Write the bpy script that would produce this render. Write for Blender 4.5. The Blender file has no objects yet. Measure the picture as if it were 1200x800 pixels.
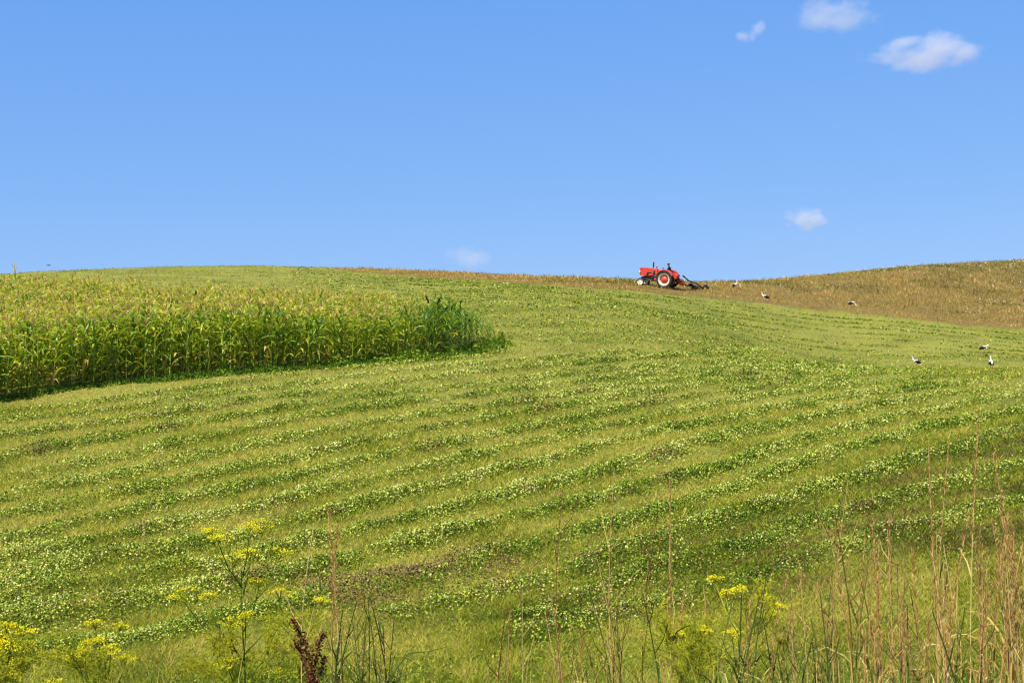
import bpy, bmesh, math, random
import numpy as np
from mathutils import Vector, Matrix

random.seed(11)
RNG = np.random.default_rng(7)
S = bpy.context.scene
COL = S.collection
R = math.radians
PI = math.pi

# ------------------------------------------------------------------ camera geometry (eye at the origin, looking along +Y)
F = 50 / 36 * 1200.0
TH = math.atan(120 / F)
CT, ST = math.cos(TH), math.sin(TH)


def ray(px, py):
    xc, yc = (px - 600) / F, (400 - py) / F
    return np.array([xc, CT - yc * ST, ST + yc * CT])


def project(P):
    P = np.asarray(P, float)
    d = P[..., 1] * CT + P[..., 2] * ST
    u = -P[..., 1] * ST + P[..., 2] * CT
    return 600 + F * P[..., 0] / d, 400 - F * u / d


# ------------------------------------------------------------------ noise
_perm = RNG.random((256, 256))


def vnoise(x, y):
    xi, yi = np.floor(x).astype(int), np.floor(y).astype(int)
    fx, fy = x - xi, y - yi
    fx, fy = fx * fx * (3 - 2 * fx), fy * fy * (3 - 2 * fy)
    a = _perm[xi & 255, yi & 255]; b = _perm[(xi + 1) & 255, yi & 255]
    c = _perm[xi & 255, (yi + 1) & 255]; d = _perm[(xi + 1) & 255, (yi + 1) & 255]
    return (a * (1 - fx) + b * fx) * (1 - fy) + (c * (1 - fx) + d * fx) * fy


def fbm(x, y, oct=4):
    s, a, t = 0, 0.5, 0
    for i in range(oct):
        s = s + a * vnoise(x * 2 ** i + 17.3 * i, y * 2 ** i - 9.1 * i); t += a; a *= 0.5
    return s / t


# ------------------------------------------------------------------ the hill
SLOPE, DROP = 0.167, -6.74
_yy = np.linspace(-60, 120, 3601)
_prof = np.interp(_yy, [-60, -20, 0, 3.0, 5.0, 8, 11.5, 15, 18.5, 22, 120],
                  [-2.2, -1.75, -1.6, -1.25, -1.28, -1.85, -3.0, -3.85, -3.72, DROP + 22 * SLOPE, DROP + 120 * SLOPE])
_k = np.exp(-np.linspace(-2.5, 2.5, 41) ** 2); _k /= _k.sum()
_prof = np.convolve(np.pad(_prof, 20, mode='edge'), _k, mode='valid')
_prof[-30:] = DROP + _yy[-30:] * SLOPE
SKY = [(-600, 345), (-200, 334), (0, 321), (60, 317.5), (200, 312.5), (300, 311.5), (400, 314.5), (500, 318.5), (600, 323), (700, 327),
       (750, 329.5), (850, 331.5), (900, 329), (950, 324.5), (1000, 319), (1050, 315), (1100, 311), (1150, 308), (1200, 305.5), (1400, 298), (1800, 293)]
CR = 110.0
# towards the right the near slope tops out in a low fold, and the hill behind it rises more steeply
_ry = np.linspace(0, 400, 4001)
_fy = [(50, 467), (58, 444), (68, 436.5), (80, 434.5), (93, 432), (104, 415), (118, 381), (130, 356)]
_rz = np.interp(_ry, [0] + [a for a, _ in _fy] + [400], [DROP] + [(520 - b) / F * a for a, b in _fy] + [(520 - 356) / F * 130 + 270 * 0.262])
_k3 = np.exp(-np.linspace(-2.5, 2.5, 121) ** 2); _k3 /= _k3.sum()
_rz = np.convolve(np.pad(_rz, 60, mode='reflect', reflect_type='odd'), _k3, mode='valid')


def slope_z(t, Y):
    b = np.clip((t - 0.06) / 0.19, 0, 1); b = b * b * (3 - 2 * b)
    pl = np.where(Y < 110, np.interp(Y, _yy, _prof), DROP + SLOPE * Y)
    r = np.where(Y > 400, _rz[-1] + (Y - 400) * 0.262, np.interp(Y, _ry, _rz))
    b = b * np.clip((Y - 44) / 8, 0, 1)
    return pl * (1 - b) + r * b


def _crest(m, t):
    lo, hi = 20.0, 400.0
    Y = np.linspace(20, 500, 2400)
    for _ in range(40):
        y1 = (lo + hi) / 2
        z = slope_z(t, Y) - np.maximum(0, Y - y1) ** 2 / (2 * CR)
        if (z / Y).max() > m: hi = y1
        else: lo = y1
    return (lo + hi) / 2


_tx = np.array([(p - 600) / F for p, _ in SKY])
_ty = []
for p, y in SKY:
    d = ray(p, y); _ty.append(_crest(d[2] / d[1], d[0] / d[1]))
_tt = np.linspace(_tx[0], _tx[-1], 1500)
_t1 = np.interp(_tt, _tx, _ty)
_k2 = np.exp(-np.linspace(-2.5, 2.5, 45) ** 2); _k2 /= _k2.sum()
_t1 = np.convolve(np.pad(_t1, 22, mode='edge'), _k2, mode='valid')


def ground(X, Y, micro=True):
    X, Y = np.asarray(X, float), np.asarray(Y, float)
    t = X / np.maximum(Y, 30)
    z = slope_z(t, Y)
    y1 = np.interp(t, _tt, _t1)
    e = np.maximum(0, Y - y1)
    sl = SLOPE + 0.13 + 0.1 * np.clip((t - 0.06) / 0.19, 0, 1)
    lim = CR * sl
    z = z - np.where(e < lim, e ** 2 / (2 * CR), lim ** 2 / (2 * CR) + (e - lim) * sl)
    if micro:
        w = np.clip((Y - 12) / 8, 0, 1) * np.clip((260 - Y) / 100, 0, 1)
        z = z + w * (0.16 * (vnoise(X / 5.3, Y / 4.1) - 0.5) + 0.05 * (vnoise(X / 0.9, Y / 0.9) - 0.5))
    return z


def on_ground(px, py):
    """the point of the hill that shows at a given place in the photograph's frame"""
    d = ray(px, py)
    Y = np.linspace(12, 260, 6000)
    zz = ground(Y * d[0] / d[1], Y, False) - Y * d[2] / d[1]
    i = np.argmax(zz > 0)
    if i == 0: i = len(Y) - 1
    return np.array([Y[i] * d[0] / d[1], Y[i], float(ground(Y[i] * d[0] / d[1], Y[i]))])


def ground_line(pts, n=160):
    g = np.array([on_ground(*p) for p in pts])
    s = np.concatenate([[0], np.cumsum(np.linalg.norm(np.diff(g[:, :2], axis=0), axis=1))])
    q = np.linspace(0, s[-1], n)
    x, y = np.interp(q, s, g[:, 0]), np.interp(q, s, g[:, 1])
    k = np.ones(13) / 13
    x = np.convolve(np.pad(x, 6, mode='edge'), k, mode='valid'); y = np.convolve(np.pad(y, 6, mode='edge'), k, mode='valid')
    return x, y, s[-1]


def inside(X, Y, poly):
    c = np.zeros(np.shape(X), bool)
    n = len(poly)
    for i in range(n):
        x1, y1 = poly[i]; x2, y2 = poly[(i + 1) % n]
        if y1 == y2: continue
        h = ((y1 > Y) != (y2 > Y)) & (X < (x2 - x1) * (Y - y1) / (y2 - y1) + x1)
        c ^= h
    return c


# ------------------------------------------------------------------ materials
def new_mat(name):
    m = bpy.data.materials.new(name); m.use_nodes = True
    nt = m.node_tree; nt.nodes.clear()
    out = nt.nodes.new('ShaderNodeOutputMaterial')
    return m, nt, out


def ramp(nt, stops, fac, interp='LINEAR'):
    r = nt.nodes.new('ShaderNodeValToRGB'); cr = r.color_ramp; cr.interpolation = interp
    while len(cr.elements) < len(stops): cr.elements.new(0.5)
    for e, (p, c) in zip(cr.elements, stops):
        e.position = p; e.color = (*c, 1)
    nt.links.new(fac, r.inputs[0])
    return r.outputs[0]


def leaf_mat(name, stops, trans=0.35, rough=0.55, spec=0.25):
    m, nt, out = new_mat(name)
    at = nt.nodes.new('ShaderNodeAttribute'); at.attribute_name = 'rnd'
    c = ramp(nt, stops, at.outputs['Fac'])
    p = nt.nodes.new('ShaderNodeBsdfPrincipled')
    p.inputs['Roughness'].default_value = rough
    p.inputs['Specular IOR Level'].default_value = spec
    nt.links.new(c, p.inputs['Base Color'])
    if trans:
        t = nt.nodes.new('ShaderNodeBsdfTranslucent')
        g = nt.nodes.new('ShaderNodeMix'); g.data_type = 'RGBA'; g.blend_type = 'MULTIPLY'
        g.inputs[0].default_value = 1; nt.links.new(c, g.inputs[6]); g.inputs[7].default_value = (1.0, 0.95, 0.5, 1)
        nt.links.new(g.outputs[2], t.inputs['Color'])
        x = nt.nodes.new('ShaderNodeMixShader'); x.inputs[0].default_value = trans
        nt.links.new(p.outputs[0], x.inputs[1]); nt.links.new(t.outputs[0], x.inputs[2])
        nt.links.new(x.outputs[0], out.inputs[0])
    else:
        nt.links.new(p.outputs[0], out.inputs[0])
    return m


def solid(name, col, rough=0.5, metal=0.0, var=0.15, scale=6.0, spec=0.4, dirt=None):
    m, nt, out = new_mat(name)
    tc = nt.nodes.new('ShaderNodeTexCoord')
    n = nt.nodes.new('ShaderNodeTexNoise'); n.inputs['Scale'].default_value = scale; n.inputs['Detail'].default_value = 5
    nt.links.new(tc.outputs['Object'], n.inputs['Vector'])
    a = tuple(v * (1 - var) for v in col); b = tuple(min(1, v * (1 + var)) for v in col)
    c = ramp(nt, [(0.3, a), (0.7, b)] if dirt is None else [(0.3, a), (0.6, b), (0.75, dirt)], n.outputs['Fac'])
    p = nt.nodes.new('ShaderNodeBsdfPrincipled')
    nt.links.new(c, p.inputs['Base Color'])
    p.inputs['Roughness'].default_value = rough; p.inputs['Metallic'].default_value = metal
    p.inputs['Specular IOR Level'].default_value = spec
    nt.links.new(p.outputs[0], out.inputs[0])
    return m


# ------------------------------------------------------------------ mesh builders
def np_mesh(name, V, Fc, mats, rnd=None, midx=None, smooth=False):
    V = np.ascontiguousarray(V, np.float32).reshape(-1, 3); Fc = np.ascontiguousarray(Fc, np.int32)
    n, k = Fc.shape
    me = bpy.data.meshes.new(name)
    me.vertices.add(len(V)); me.vertices.foreach_set('co', V.ravel())
    me.loops.add(n * k); me.loops.foreach_set('vertex_index', Fc.ravel())
    me.polygons.add(n); me.polygons.foreach_set('loop_start', np.arange(0, n * k, k, dtype=np.int32))
    if midx is not None: me.polygons.foreach_set('material_index', np.ascontiguousarray(midx, np.int32))
    if smooth: me.polygons.foreach_set('use_smooth', np.ones(n, bool))
    if rnd is not None:
        a = me.attributes.new('rnd', 'FLOAT', 'FACE'); a.data.foreach_set('value', np.ascontiguousarray(rnd, np.float32))
    for m in (mats if isinstance(mats, (list, tuple)) else [mats]): me.materials.append(m)
    me.update()
    return me


def link(name, me, parent=None, label=None, cat=None, group=None, kind=None, loc=None):
    o = bpy.data.objects.new(name, me); COL.objects.link(o)
    if parent is not None: o.parent = parent
    if loc is not None: o.location = loc
    for k, v in (('label', label), ('category', cat), ('group', group), ('kind', kind)):
        if v: o[k] = v
    return o


def thing(name, label, cat, loc=(0, 0, 0), rz=0, group=None):
    o = bpy.data.objects.new(name, None); COL.objects.link(o)
    o.location = loc; o.rotation_euler = (0, 0, rz); o.empty_display_size = 0.2
    o['label'] = label; o['category'] = cat
    if group: o['group'] = group
    return o


class MB:
    """collects tubes, strips, boxes and lathed shapes into one mesh"""
    def __init__(s): s.v = []; s.f = []; s.r = []; s.m = []

    def add(s, verts, faces, rnd=0.5, mi=0):
        b = len(s.v); s.v.extend(tuple(map(float, p)) for p in verts)
        for f in faces:
            s.f.append(tuple(i + b for i in f)); s.r.append(rnd); s.m.append(mi)

    def tube(s, pts, rad, n=5, rnd=0.5, mi=0, cap=True):
        pts = [Vector(p) for p in pts]
        if not hasattr(rad, '__len__'): rad = [rad] * len(pts)
        V, Fc = [], []
        for i, p in enumerate(pts):
            t = (pts[min(i + 1, len(pts) - 1)] - pts[max(i - 1, 0)])
            t = t.normalized() if t.length > 1e-9 else Vector((0, 0, 1))
            a = t.orthogonal().normalized() if abs(t.z) > 0.9 else t.cross(Vector((0, 0, 1))).normalized()
            if abs(t.z) > 0.9:
                a = (Vector((1, 0, 0)) - t * t.x).normalized()
            b = t.cross(a)
            for k in range(n):
                q = 2 * PI * k / n
                V.append(p + (a * math.cos(q) + b * math.sin(q)) * rad[i])
        for i in range(len(pts) - 1):
            for k in range(n):
                Fc.append((i * n + k, i * n + (k + 1) % n, (i + 1) * n + (k + 1) % n, (i + 1) * n + k))
        if cap and n >= 3:
            Fc.append(tuple(range(n - 1, -1, -1))); e = (len(pts) - 1) * n; Fc.append(tuple(range(e, e + n)))
        s.add(V, Fc, rnd, mi)

    def strip(s, pts, wid, side, fold=0.0, rnd=0.5, mi=0):
        V, Fc = [], []
        side = Vector(side).normalized()
        for i, p in enumerate(pts):
            p = Vector(p); w = wid[i] / 2
            V += [p - side * w, p - Vector((0, 0, fold * w)), p + side * w]
        for i in range(len(pts) - 1):
            a, b = 3 * i, 3 * i + 3
            Fc += [(a, a + 1, b + 1, b), (a + 1, a + 2, b + 2, b + 1)]
        s.add(V, Fc, rnd, mi)

    def quad(s, c, u, v, rnd=0.5, mi=0):
        c, u, v = Vector(c), Vector(u), Vector(v)
        s.add([c - u, c - v, c + u, c + v], [(0, 1, 2, 3)], rnd, mi)

    def box(s, c, size, rot=None, bevel=0.0, mi=0, taper=None, rnd=0.5):
        bm = bmesh.new(); bmesh.ops.create_cube(bm, size=1)
        for v in bm.verts:
            k = 1.0
            if taper and v.co.z > 0: v.co.x *= taper[0]; v.co.y *= taper[1]
            v.co = Vector((v.co.x * size[0], v.co.y * size[1], v.co.z * size[2]))
        if bevel: bmesh.ops.bevel(bm, geom=bm.edges[:], offset=bevel, segments=2, affect='EDGES', profile=0.6)
        M = (rot if rot is not None else Matrix.Identity(3))
        bm.verts.index_update()
        s.add([M @ v.co + Vector(c) for v in bm.verts], [tuple(v.index for v in f.verts) for f in bm.faces], rnd, mi)
        bm.free()

    def prism(s, outline, y0, y1, mi=0, bevel=0.0):
        """outline in x,z extruded along y"""
        bm = bmesh.new()
        vs = [bm.verts.new((x, y0, z)) for x, z in outline]
        f = bm.faces.new(vs)
        e = bmesh.ops.extrude_face_region(bm, geom=[f])
        for v in [g for g in e['geom'] if isinstance(g, bmesh.types.BMVert)]: v.co.y = y1
        bmesh.ops.recalc_face_normals(bm, faces=bm.faces[:])
        if bevel: bmesh.ops.bevel(bm, geom=bm.edges[:], offset=bevel, segments=2, affect='EDGES', profile=0.6)
        bm.verts.index_update()
        s.add([v.co for v in bm.verts], [tuple(v.index for v in f.verts) for f in bm.faces], 0.5, mi)
        bm.free()

    def lathe(s, prof, c=(0, 0, 0), n=32, mi=0, a0=0, a1=2 * PI):
        """prof: (radius, y) about the lateral axis (y)"""
        V, Fc = [], []; full = abs(a1 - a0 - 2 * PI) < 1e-6; m = n if full else n + 1
        for i in range(m):
            a = a0 + (a1 - a0) * i / n
            for r, y in prof: V.append((c[0] + r * math.cos(a), c[1] + y, c[2] + r * math.sin(a)))
        k = len(prof)
        for i in range(n):
            j = (i + 1) % m
            for q in range(k - 1): Fc.append((i * k + q, i * k + q + 1, j * k + q + 1, j * k + q))
        s.add(V, Fc, 0.5, mi)

    def mesh(s, name, mats, smooth=False):
        me = bpy.data.meshes.new(name); me.from_pydata(s.v, [], s.f)
        me.polygons.foreach_set('material_index', s.m)
        if smooth: me.polygons.foreach_set('use_smooth', [True] * len(s.f))
        a = me.attributes.new('rnd', 'FLOAT', 'FACE'); a.data.foreach_set('value', s.r)
        for m in (mats if isinstance(mats, (list, tuple)) else [mats]): me.materials.append(m)
        me.update()
        return me

    def obj(s, name, mats, parent=None, smooth=False, **kw):
        return link(name, s.mesh(name, mats, smooth), parent, **kw)


def skin_mesh(name, verts, edges, radii, root=0, sub=2):
    me = bpy.data.meshes.new(name); me.from_pydata(verts, edges, [])
    o = bpy.data.objects.new(name, me); COL.objects.link(o)
    o.modifiers.new('skin', 'SKIN').use_smooth_shade = True
    me.skin_vertices.new() if not me.skin_vertices else None
    for i, r in enumerate(radii):
        d = me.skin_vertices[0].data[i]
        d.radius = r if hasattr(r, '__len__') else (r, r); d.use_root = (i == root)
    ss = o.modifiers.new('sub', 'SUBSURF'); ss.levels = sub; ss.render_levels = sub
    dg = bpy.context.evaluated_depsgraph_get(); dg.update()
    out = bpy.data.meshes.new_from_object(o.evaluated_get(dg))
    bpy.data.objects.remove(o); bpy.data.meshes.remove(me)
    out.name = name
    return out


# ------------------------------------------------------------------ light, sky, camera
SUN_EL = R(51)
sd = Vector((-0.56, -0.83, 0)).normalized()
to_sun = Vector((sd.x * math.cos(SUN_EL), sd.y * math.cos(SUN_EL), math.sin(SUN_EL)))
SKYFIT = [(0.779, 0.865), (1.71, 0.524), (4.79, 0.207)]
w = bpy.data.worlds.new('World'); S.world = w; w.use_nodes = True
nt = w.node_tree; nt.nodes.clear()
wo = nt.nodes.new('ShaderNodeOutputWorld'); bg = nt.nodes.new('ShaderNodeBackground')
sk = nt.nodes.new('ShaderNodeTexSky'); sk.sky_type = 'NISHITA'; sk.sun_disc = False
sk.sun_elevation = SUN_EL; sk.sun_rotation = math.atan2(sd.x, sd.y)
sk.altitude = 300; sk.air_density = 1.0; sk.dust_density = 0.35; sk.ozone_density = 2.2
# clear dry late-summer air: the blue stays deep right down to the skyline
sep = nt.nodes.new('ShaderNodeSeparateColor'); cmb = nt.nodes.new('ShaderNodeCombineColor')
nt.links.new(sk.outputs[0], sep.inputs[0])
for i, (k, g) in enumerate(SKYFIT):
    pw = nt.nodes.new('ShaderNodeMath'); pw.operation = 'POWER'; nt.links.new(sep.outputs[i], pw.inputs[0]); pw.inputs[1].default_value = g
    ml = nt.nodes.new('ShaderNodeMath'); ml.operation = 'MULTIPLY'; nt.links.new(pw.outputs[0], ml.inputs[0]); ml.inputs[1].default_value = k
    nt.links.new(ml.outputs[0], cmb.inputs[i])
nt.links.new(cmb.outputs[0], bg.inputs['Color']); bg.inputs['Strength'].default_value = 0.08
nt.links.new(bg.outputs[0], wo.inputs[0])
sun = bpy.data.lights.new('sun', 'SUN'); sun.energy = 5.0; sun.angle = R(0.53); sun.color = (1.0, 0.94, 0.80)
so = bpy.data.objects.new('sun', sun); COL.objects.link(so)
so.rotation_euler = (-to_sun).to_track_quat('-Z', 'Y').to_euler()

cam = bpy.data.cameras.new('camera'); cam.lens = 50; cam.sensor_width = 36; cam.clip_start = 0.05; cam.clip_end = 12000
co = bpy.data.objects.new('camera', cam); COL.objects.link(co)
co.location = (0, 0, 0); co.rotation_euler = (PI / 2 + TH, 0, 0)
S.camera = co
S.view_settings.view_transform = 'Standard'; S.view_settings.look = 'None'
S.view_settings.exposure = 0.75; S.view_settings.gamma = 1; S.view_settings.use_curve_mapping = False
S.render.engine = 'CYCLES'
S.cycles.use_denoising = True; S.cycles.denoiser = 'OPENIMAGEDENOISE'; S.cycles.denoising_input_passes = 'RGB_ALBEDO_NORMAL'; S.cycles.denoising_prefilter = 'ACCURATE'; S.cycles.use_adaptive_sampling = False
S.cycles.max_bounces = 6; S.cycles.diffuse_bounces = 3; S.cycles.transmission_bounces = 3
S.cycles.volume_bounces = 2; S.cycles.sample_clamp_indirect = 4
S.cycles.pixel_filter_type = 'BLACKMAN_HARRIS'; S.cycles.filter_width = 1.2

# ------------------------------------------------------------------ outlines on the ground
BORDER = [(300, 311.3), (390, 315), (480, 324.5), (560, 328), (640, 333), (720, 341.5), (790, 346), (860, 351.5), (930, 358.5), (1000, 366.5),
          (1100, 377.5), (1200, 386), (1330, 396), (1500, 408)]
bx, by, _ = ground_line(BORDER, 300)
_o = np.argsort(bx); bx, by = bx[_o], by[_o]


def border_y(X):
    return np.interp(X, bx, by, left=400, right=by[-1] - 2)


CORN_FRONT = [(-420, 548), (-150, 497), (0, 468), (100, 454), (200, 445), (300, 437), (400, 430.5), (500, 421), (575, 409), (592, 402)]
cfx, cfy, _ = ground_line(CORN_FRONT, 120)
CORN_BACK = [on_ground(*p)[:2] for p in [(592, 401.5), (545, 400), (500, 399), (400, 393), (250, 383), (100, 372), (0, 364), (-200, 352), (-420, 345)]]
corn_poly = list(zip(cfx, cfy)) + [tuple(p) for p in CORN_BACK]


def meadow_amount(X, Y):
    jit = 3.4 * (fbm(X / 1.7, Y / 1.7, 3) - 0.5)
    return np.clip((Y + jit - border_y(X)) / 0.9 + 0.5, 0, 1) * (X > on_ground(300, 312)[0])


def fresh_amount(X, Y):
    """how much green regrowth there is between the stubble: the lower right and the foot of the hill"""
    px, py = project(np.stack([X, Y, ground(X, Y, False)], -1))
    g = np.clip((py - np.interp(px, [0, 300, 450, 600, 750, 900, 1050, 1200], [735, 725, 700, 655, 612, 562, 520, 470])) / 22 + 0.5, 0, 1)
    n = fbm(X / 2.2 + 40, Y / 2.2, 4)
    st = vnoise(X / 6 + 3, (Y - 0.25 * X) / 1.3)
    return np.clip(g * 0.42 * (0.3 + 1.4 * st) + (n - 0.5) * 1.5 + 0.12, 0, 1)


# ------------------------------------------------------------------ ground sheet
def build_ground():
    Ya = np.concatenate([np.linspace(-40, 10, 40, endpoint=False), np.linspace(10, 60, 240, endpoint=False), np.linspace(60, 220, 260, endpoint=False),
                         np.geomspace(220, 2500, 50)])
    s = np.linspace(-1, 1, 481); s = np.sign(s) * (0.35 * np.abs(s) + 0.65 * np.abs(s) ** 2.2)
    W = np.maximum(60, 1.3 * Ya)
    X = s[None, :] * W[:, None]; Y = np.repeat(Ya[:, None], len(s), 1)
    Z = ground(X, Y)
    V = np.stack([X, Y, Z], -1).reshape(-1, 3)
    nr, nc = X.shape
    i = np.arange(nr - 1)[:, None] * nc + np.arange(nc - 1)[None, :]
    Fc = np.stack([i, i + 1, i + nc + 1, i + nc], -1).reshape(-1, 4)
    m, nt, out = new_mat('field soil and stubble')
    tc = nt.nodes.new('ShaderNodeTexCoord')

    def noise(scale, detail=6, rough=0.6):
        n = nt.nodes.new('ShaderNodeTexNoise'); n.inputs['Scale'].default_value = scale; n.inputs['Detail'].default_value = detail
        n.inputs['Roughness'].default_value = rough
        nt.links.new(tc.outputs['Object'], n.inputs['Vector']); return n.outputs['Fac']
    st = ramp(nt, [(0.30, (0.10, 0.09, 0.022)), (0.5, (0.20, 0.20, 0.034)), (0.7, (0.31, 0.29, 0.06))], noise(9))
    fr = ramp(nt, [(0.3, (0.04, 0.060, 0.008)), (0.7, (0.13, 0.15, 0.02))], noise(11))
    md = ramp(nt, [(0.35, (0.09, 0.065, 0.016)), (0.65, (0.24, 0.16, 0.05))], noise(5))

    def attr(n):
        a = nt.nodes.new('ShaderNodeAttribute'); a.attribute_name = n; return a.outputs['Fac']

    def mix(f, a, b):
        x = nt.nodes.new('ShaderNodeMix'); x.data_type = 'RGBA'; nt.links.new(f, x.inputs[0]); nt.links.new(a, x.inputs[6]); nt.links.new(b, x.inputs[7])
        return x.outputs[2]
    c = mix(attr('meadow'), mix(attr('fresh'), st, fr), md)
    p = nt.nodes.new('ShaderNodeBsdfPrincipled'); p.inputs['Roughness'].default_value = 0.95; p.inputs['Specular IOR Level'].default_value = 0.1
    nt.links.new(c, p.inputs['Base Color'])
    b = nt.nodes.new('ShaderNodeBump'); b.inputs['Strength'].default_value = 0.7; b.inputs['Distance'].default_value = 0.08
    nt.links.new(noise(14, 8, 0.7), b.inputs['Height']); nt.links.new(b.outputs[0], p.inputs['Normal'])
    nt.links.new(p.outputs[0], out.inputs[0])
    me = np_mesh('field', V, Fc, m, smooth=True)
    for nm, val in (('fresh', fresh_amount(X, np.maximum(Y, 5))), ('meadow', meadow_amount(X, Y))):
        a = me.attributes.new(nm, 'FLOAT', 'POINT'); a.data.foreach_set('value', np.ascontiguousarray(val, np.float32).ravel())
    link('field', me, kind='structure', label='sloping mown field rising to a rounded hilltop', cat='field')


build_ground()


# ------------------------------------------------------------------ scattered blades and leaves (numpy, one mesh each)
def rand_unit(n):
    a = RNG.random(n) * 2 * PI
    return np.stack([np.cos(a), np.sin(a), np.zeros(n)], -1)


def blades(P, h, wdt, lean, bend=0.35):
    """bent grass blades of two quads' worth: 5 points, as quad + triangle folded into two quads"""
    n = len(P)
    d = rand_unit(n); side = np.stack([-d[:, 1], d[:, 0], np.zeros(n)], -1)
    up = np.array([0, 0, 1.0])
    l = lean[:, None]
    mid = P + (up * np.cos(l) + d * np.sin(l)) * (h * 0.55)[:, None]
    l2 = np.minimum(l + bend, 1.5)
    tip = mid + (up * np.cos(l2) + d * np.sin(l2)) * (h * 0.45)[:, None]
    w2 = wdt[:, None] / 2
    V = np.stack([P - side * w2, P + side * w2, mid + side * w2 * 0.8, tip, mid - side * w2 * 0.8], 1)
    b = np.arange(n)[:, None] * 5
    Fc = np.concatenate([b + np.array([[0, 1, 2, 4]]), b + np.array([[4, 2, 3, 3]])], 0)
    return V.reshape(-1, 3), Fc


def tri_blades(P, h, wdt, lean):
    n = len(P)
    d = rand_unit(n); f = RNG.random(n) * 2 * PI
    side = np.stack([np.cos(f), np.sin(f), np.zeros(n)], -1)
    l = lean[:, None]
    tip = P + (np.array([0, 0, 1.0]) * np.cos(l) + d * np.sin(l)) * h[:, None]
    w2 = wdt[:, None] / 2
    V = np.stack([P - side * w2, P + side * w2, tip], 1)
    return V.reshape(-1, 3), np.arange(n * 3).reshape(n, 3)


def leaflets(P, size, tilt=0.88):
    """small diamond leaves with random facing"""
    n = len(P)
    nrm = RNG.normal(size=(n, 3)) * tilt; nrm[:, 2] = np.abs(nrm[:, 2]) + 0.55
    nrm /= np.linalg.norm(nrm, axis=1)[:, None]
    a = np.cross(nrm, rand_unit(n)); a /= np.linalg.norm(a, axis=1)[:, None] + 1e-9
    b = np.cross(nrm, a)
    s = size[:, None]
    V = np.stack([P - a * s * 0.5, P - b * s * 0.36, P + a * s * 0.5, P + b * s * 0.36], 1)
    return V.reshape(-1, 3), np.arange(n * 4).reshape(n, 4)


def spread(n, y0, y1, power, tmax=0.44):
    """points over the hill, thinning with distance: density falls as Y^-(power+1)"""
    u = RNG.random(n); q = 1 - power
    Y = (y0 ** q + u * (y1 ** q - y0 ** q)) ** (1 / q)
    X = (RNG.random(n) * 2 - 1) * tmax * Y
    return X, Y


STUBBLE = leaf_mat('mown stubble', [(0.0, (0.050, 0.080, 0.006)), (0.25, (0.145, 0.205, 0.011)), (0.5, (0.285, 0.315, 0.022)), (0.75, (0.42, 0.39, 0.048)),
                                    (1.0, (0.56, 0.46, 0.13))], 0.35, 0.8, 0.06)
CLOVER = leaf_mat('cut clover leaf', [(0.0, (0.030, 0.075, 0.006)), (0.25, (0.105, 0.195, 0.013)), (0.5, (0.275, 0.345, 0.028)), (0.68, (0.42, 0.45, 0.070)),
                                      (0.82, (0.56, 0.54, 0.22)), (0.90, (0.24, 0.16, 0.065)), (1.0, (0.11, 0.055, 0.035))], 0.14, 0.75, 0.08)
MEADOW = leaf_mat('dry meadow grass', [(0.0, (0.07, 0.095, 0.012)), (0.25, (0.21, 0.190, 0.026)), (0.55, (0.42, 0.315, 0.070)), (0.8, (0.52, 0.31, 0.105)), (1.0, (0.68, 0.50, 0.21))],
                  0.25, 0.8, 0.05)

# rows of cut clover, traced along the slope
XC = [0, 150, 300, 450, 600, 750, 900, 1050, 1200]
ROWS = {
    'a': [485, 466, 445, 430, 415, None, None, None, None],
    'b': [497, 481, 456, 439, 424, 412, None, None, None],
    'c': [515, 493, 470, 450, 433, 420, 411, None, None],
    'd': [537, 510, 485, 463, 446, 431, 420, None, None],
    'e': [562, 532, 502, 476, 458, 441, 428, 420, None],
    'f': [583, 555, 522, 495, 471, 451, 435, 424, 417],
    'g': [605, 578, 547, 514, 485, 461, 443, 430, 421],
    'h': [628, 600, 571, 537, 504, 475, 452, 437, 427],
    'i': [650, 625, 597, 561, 526, 490, 464, 446, 434],
    'j': [678, 655, 628, 588, 550, 512, 479, 457, 443],
    'k': [702, 678, 655, 619, 581, 539, 501, 470, 453],
    'l': [731, 712, 687, 648, 615, 572, 530, 487, 464],
    'm': [772, 752, 722, 692, 652, 606, 556, 508, 478],
    'n': [None, None, None, 722, 690, 640, 590, 545, 502],
    'o': [None, None, None, None, 722, 672, 628, 582, 545],
    'p': [None, None, None, None, 752, 708, 665, 622, 585],
}


def row_points(ys):
    p = [(x, y) for x, y in zip(XC, ys) if y is not None]
    if ys[0] is not None:
        p = [(-120, p[0][1] + (p[0][1] - p[1][1]) * 0.9)] + p
    if ys[-1] is not None:
        p = p + [(1330, p[-1][1] + (p[-1][1] - p[-2][1]) * 0.7)]
    # refine through a smooth curve in x
    xs = np.array([q[0] for q in p], float); yv = np.array([q[1] for q in p], float)
    xx = np.linspace(xs[0], xs[-1], 60)
    yy = np.interp(xx, xs, yv)
    k = np.ones(9) / 9
    yy2 = np.convolve(np.pad(yy, 4, mode='reflect', reflect_type='odd'), k, mode='valid')
    return list(zip(xx, yy2))


ROUTES = []
for _i, (_key, _ys) in enumerate(ROWS.items()):
    _x, _y, _L = ground_line(row_points(_ys), 300)
    ROUTES.append((_key, _x, _y, _L, _i))
_gx, _gy = np.meshgrid(np.arange(-36, 36.01, 0.25), np.arange(14, 76.01, 0.25), indexing='ij')
_dist = np.full(_gx.shape, 9.0)
for _r in ROUTES:
    for _a, _b in zip(_r[1][::2], _r[2][::2]):
        np.minimum(_dist, np.hypot(_gx - _a, _gy - _b), out=_dist)


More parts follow.
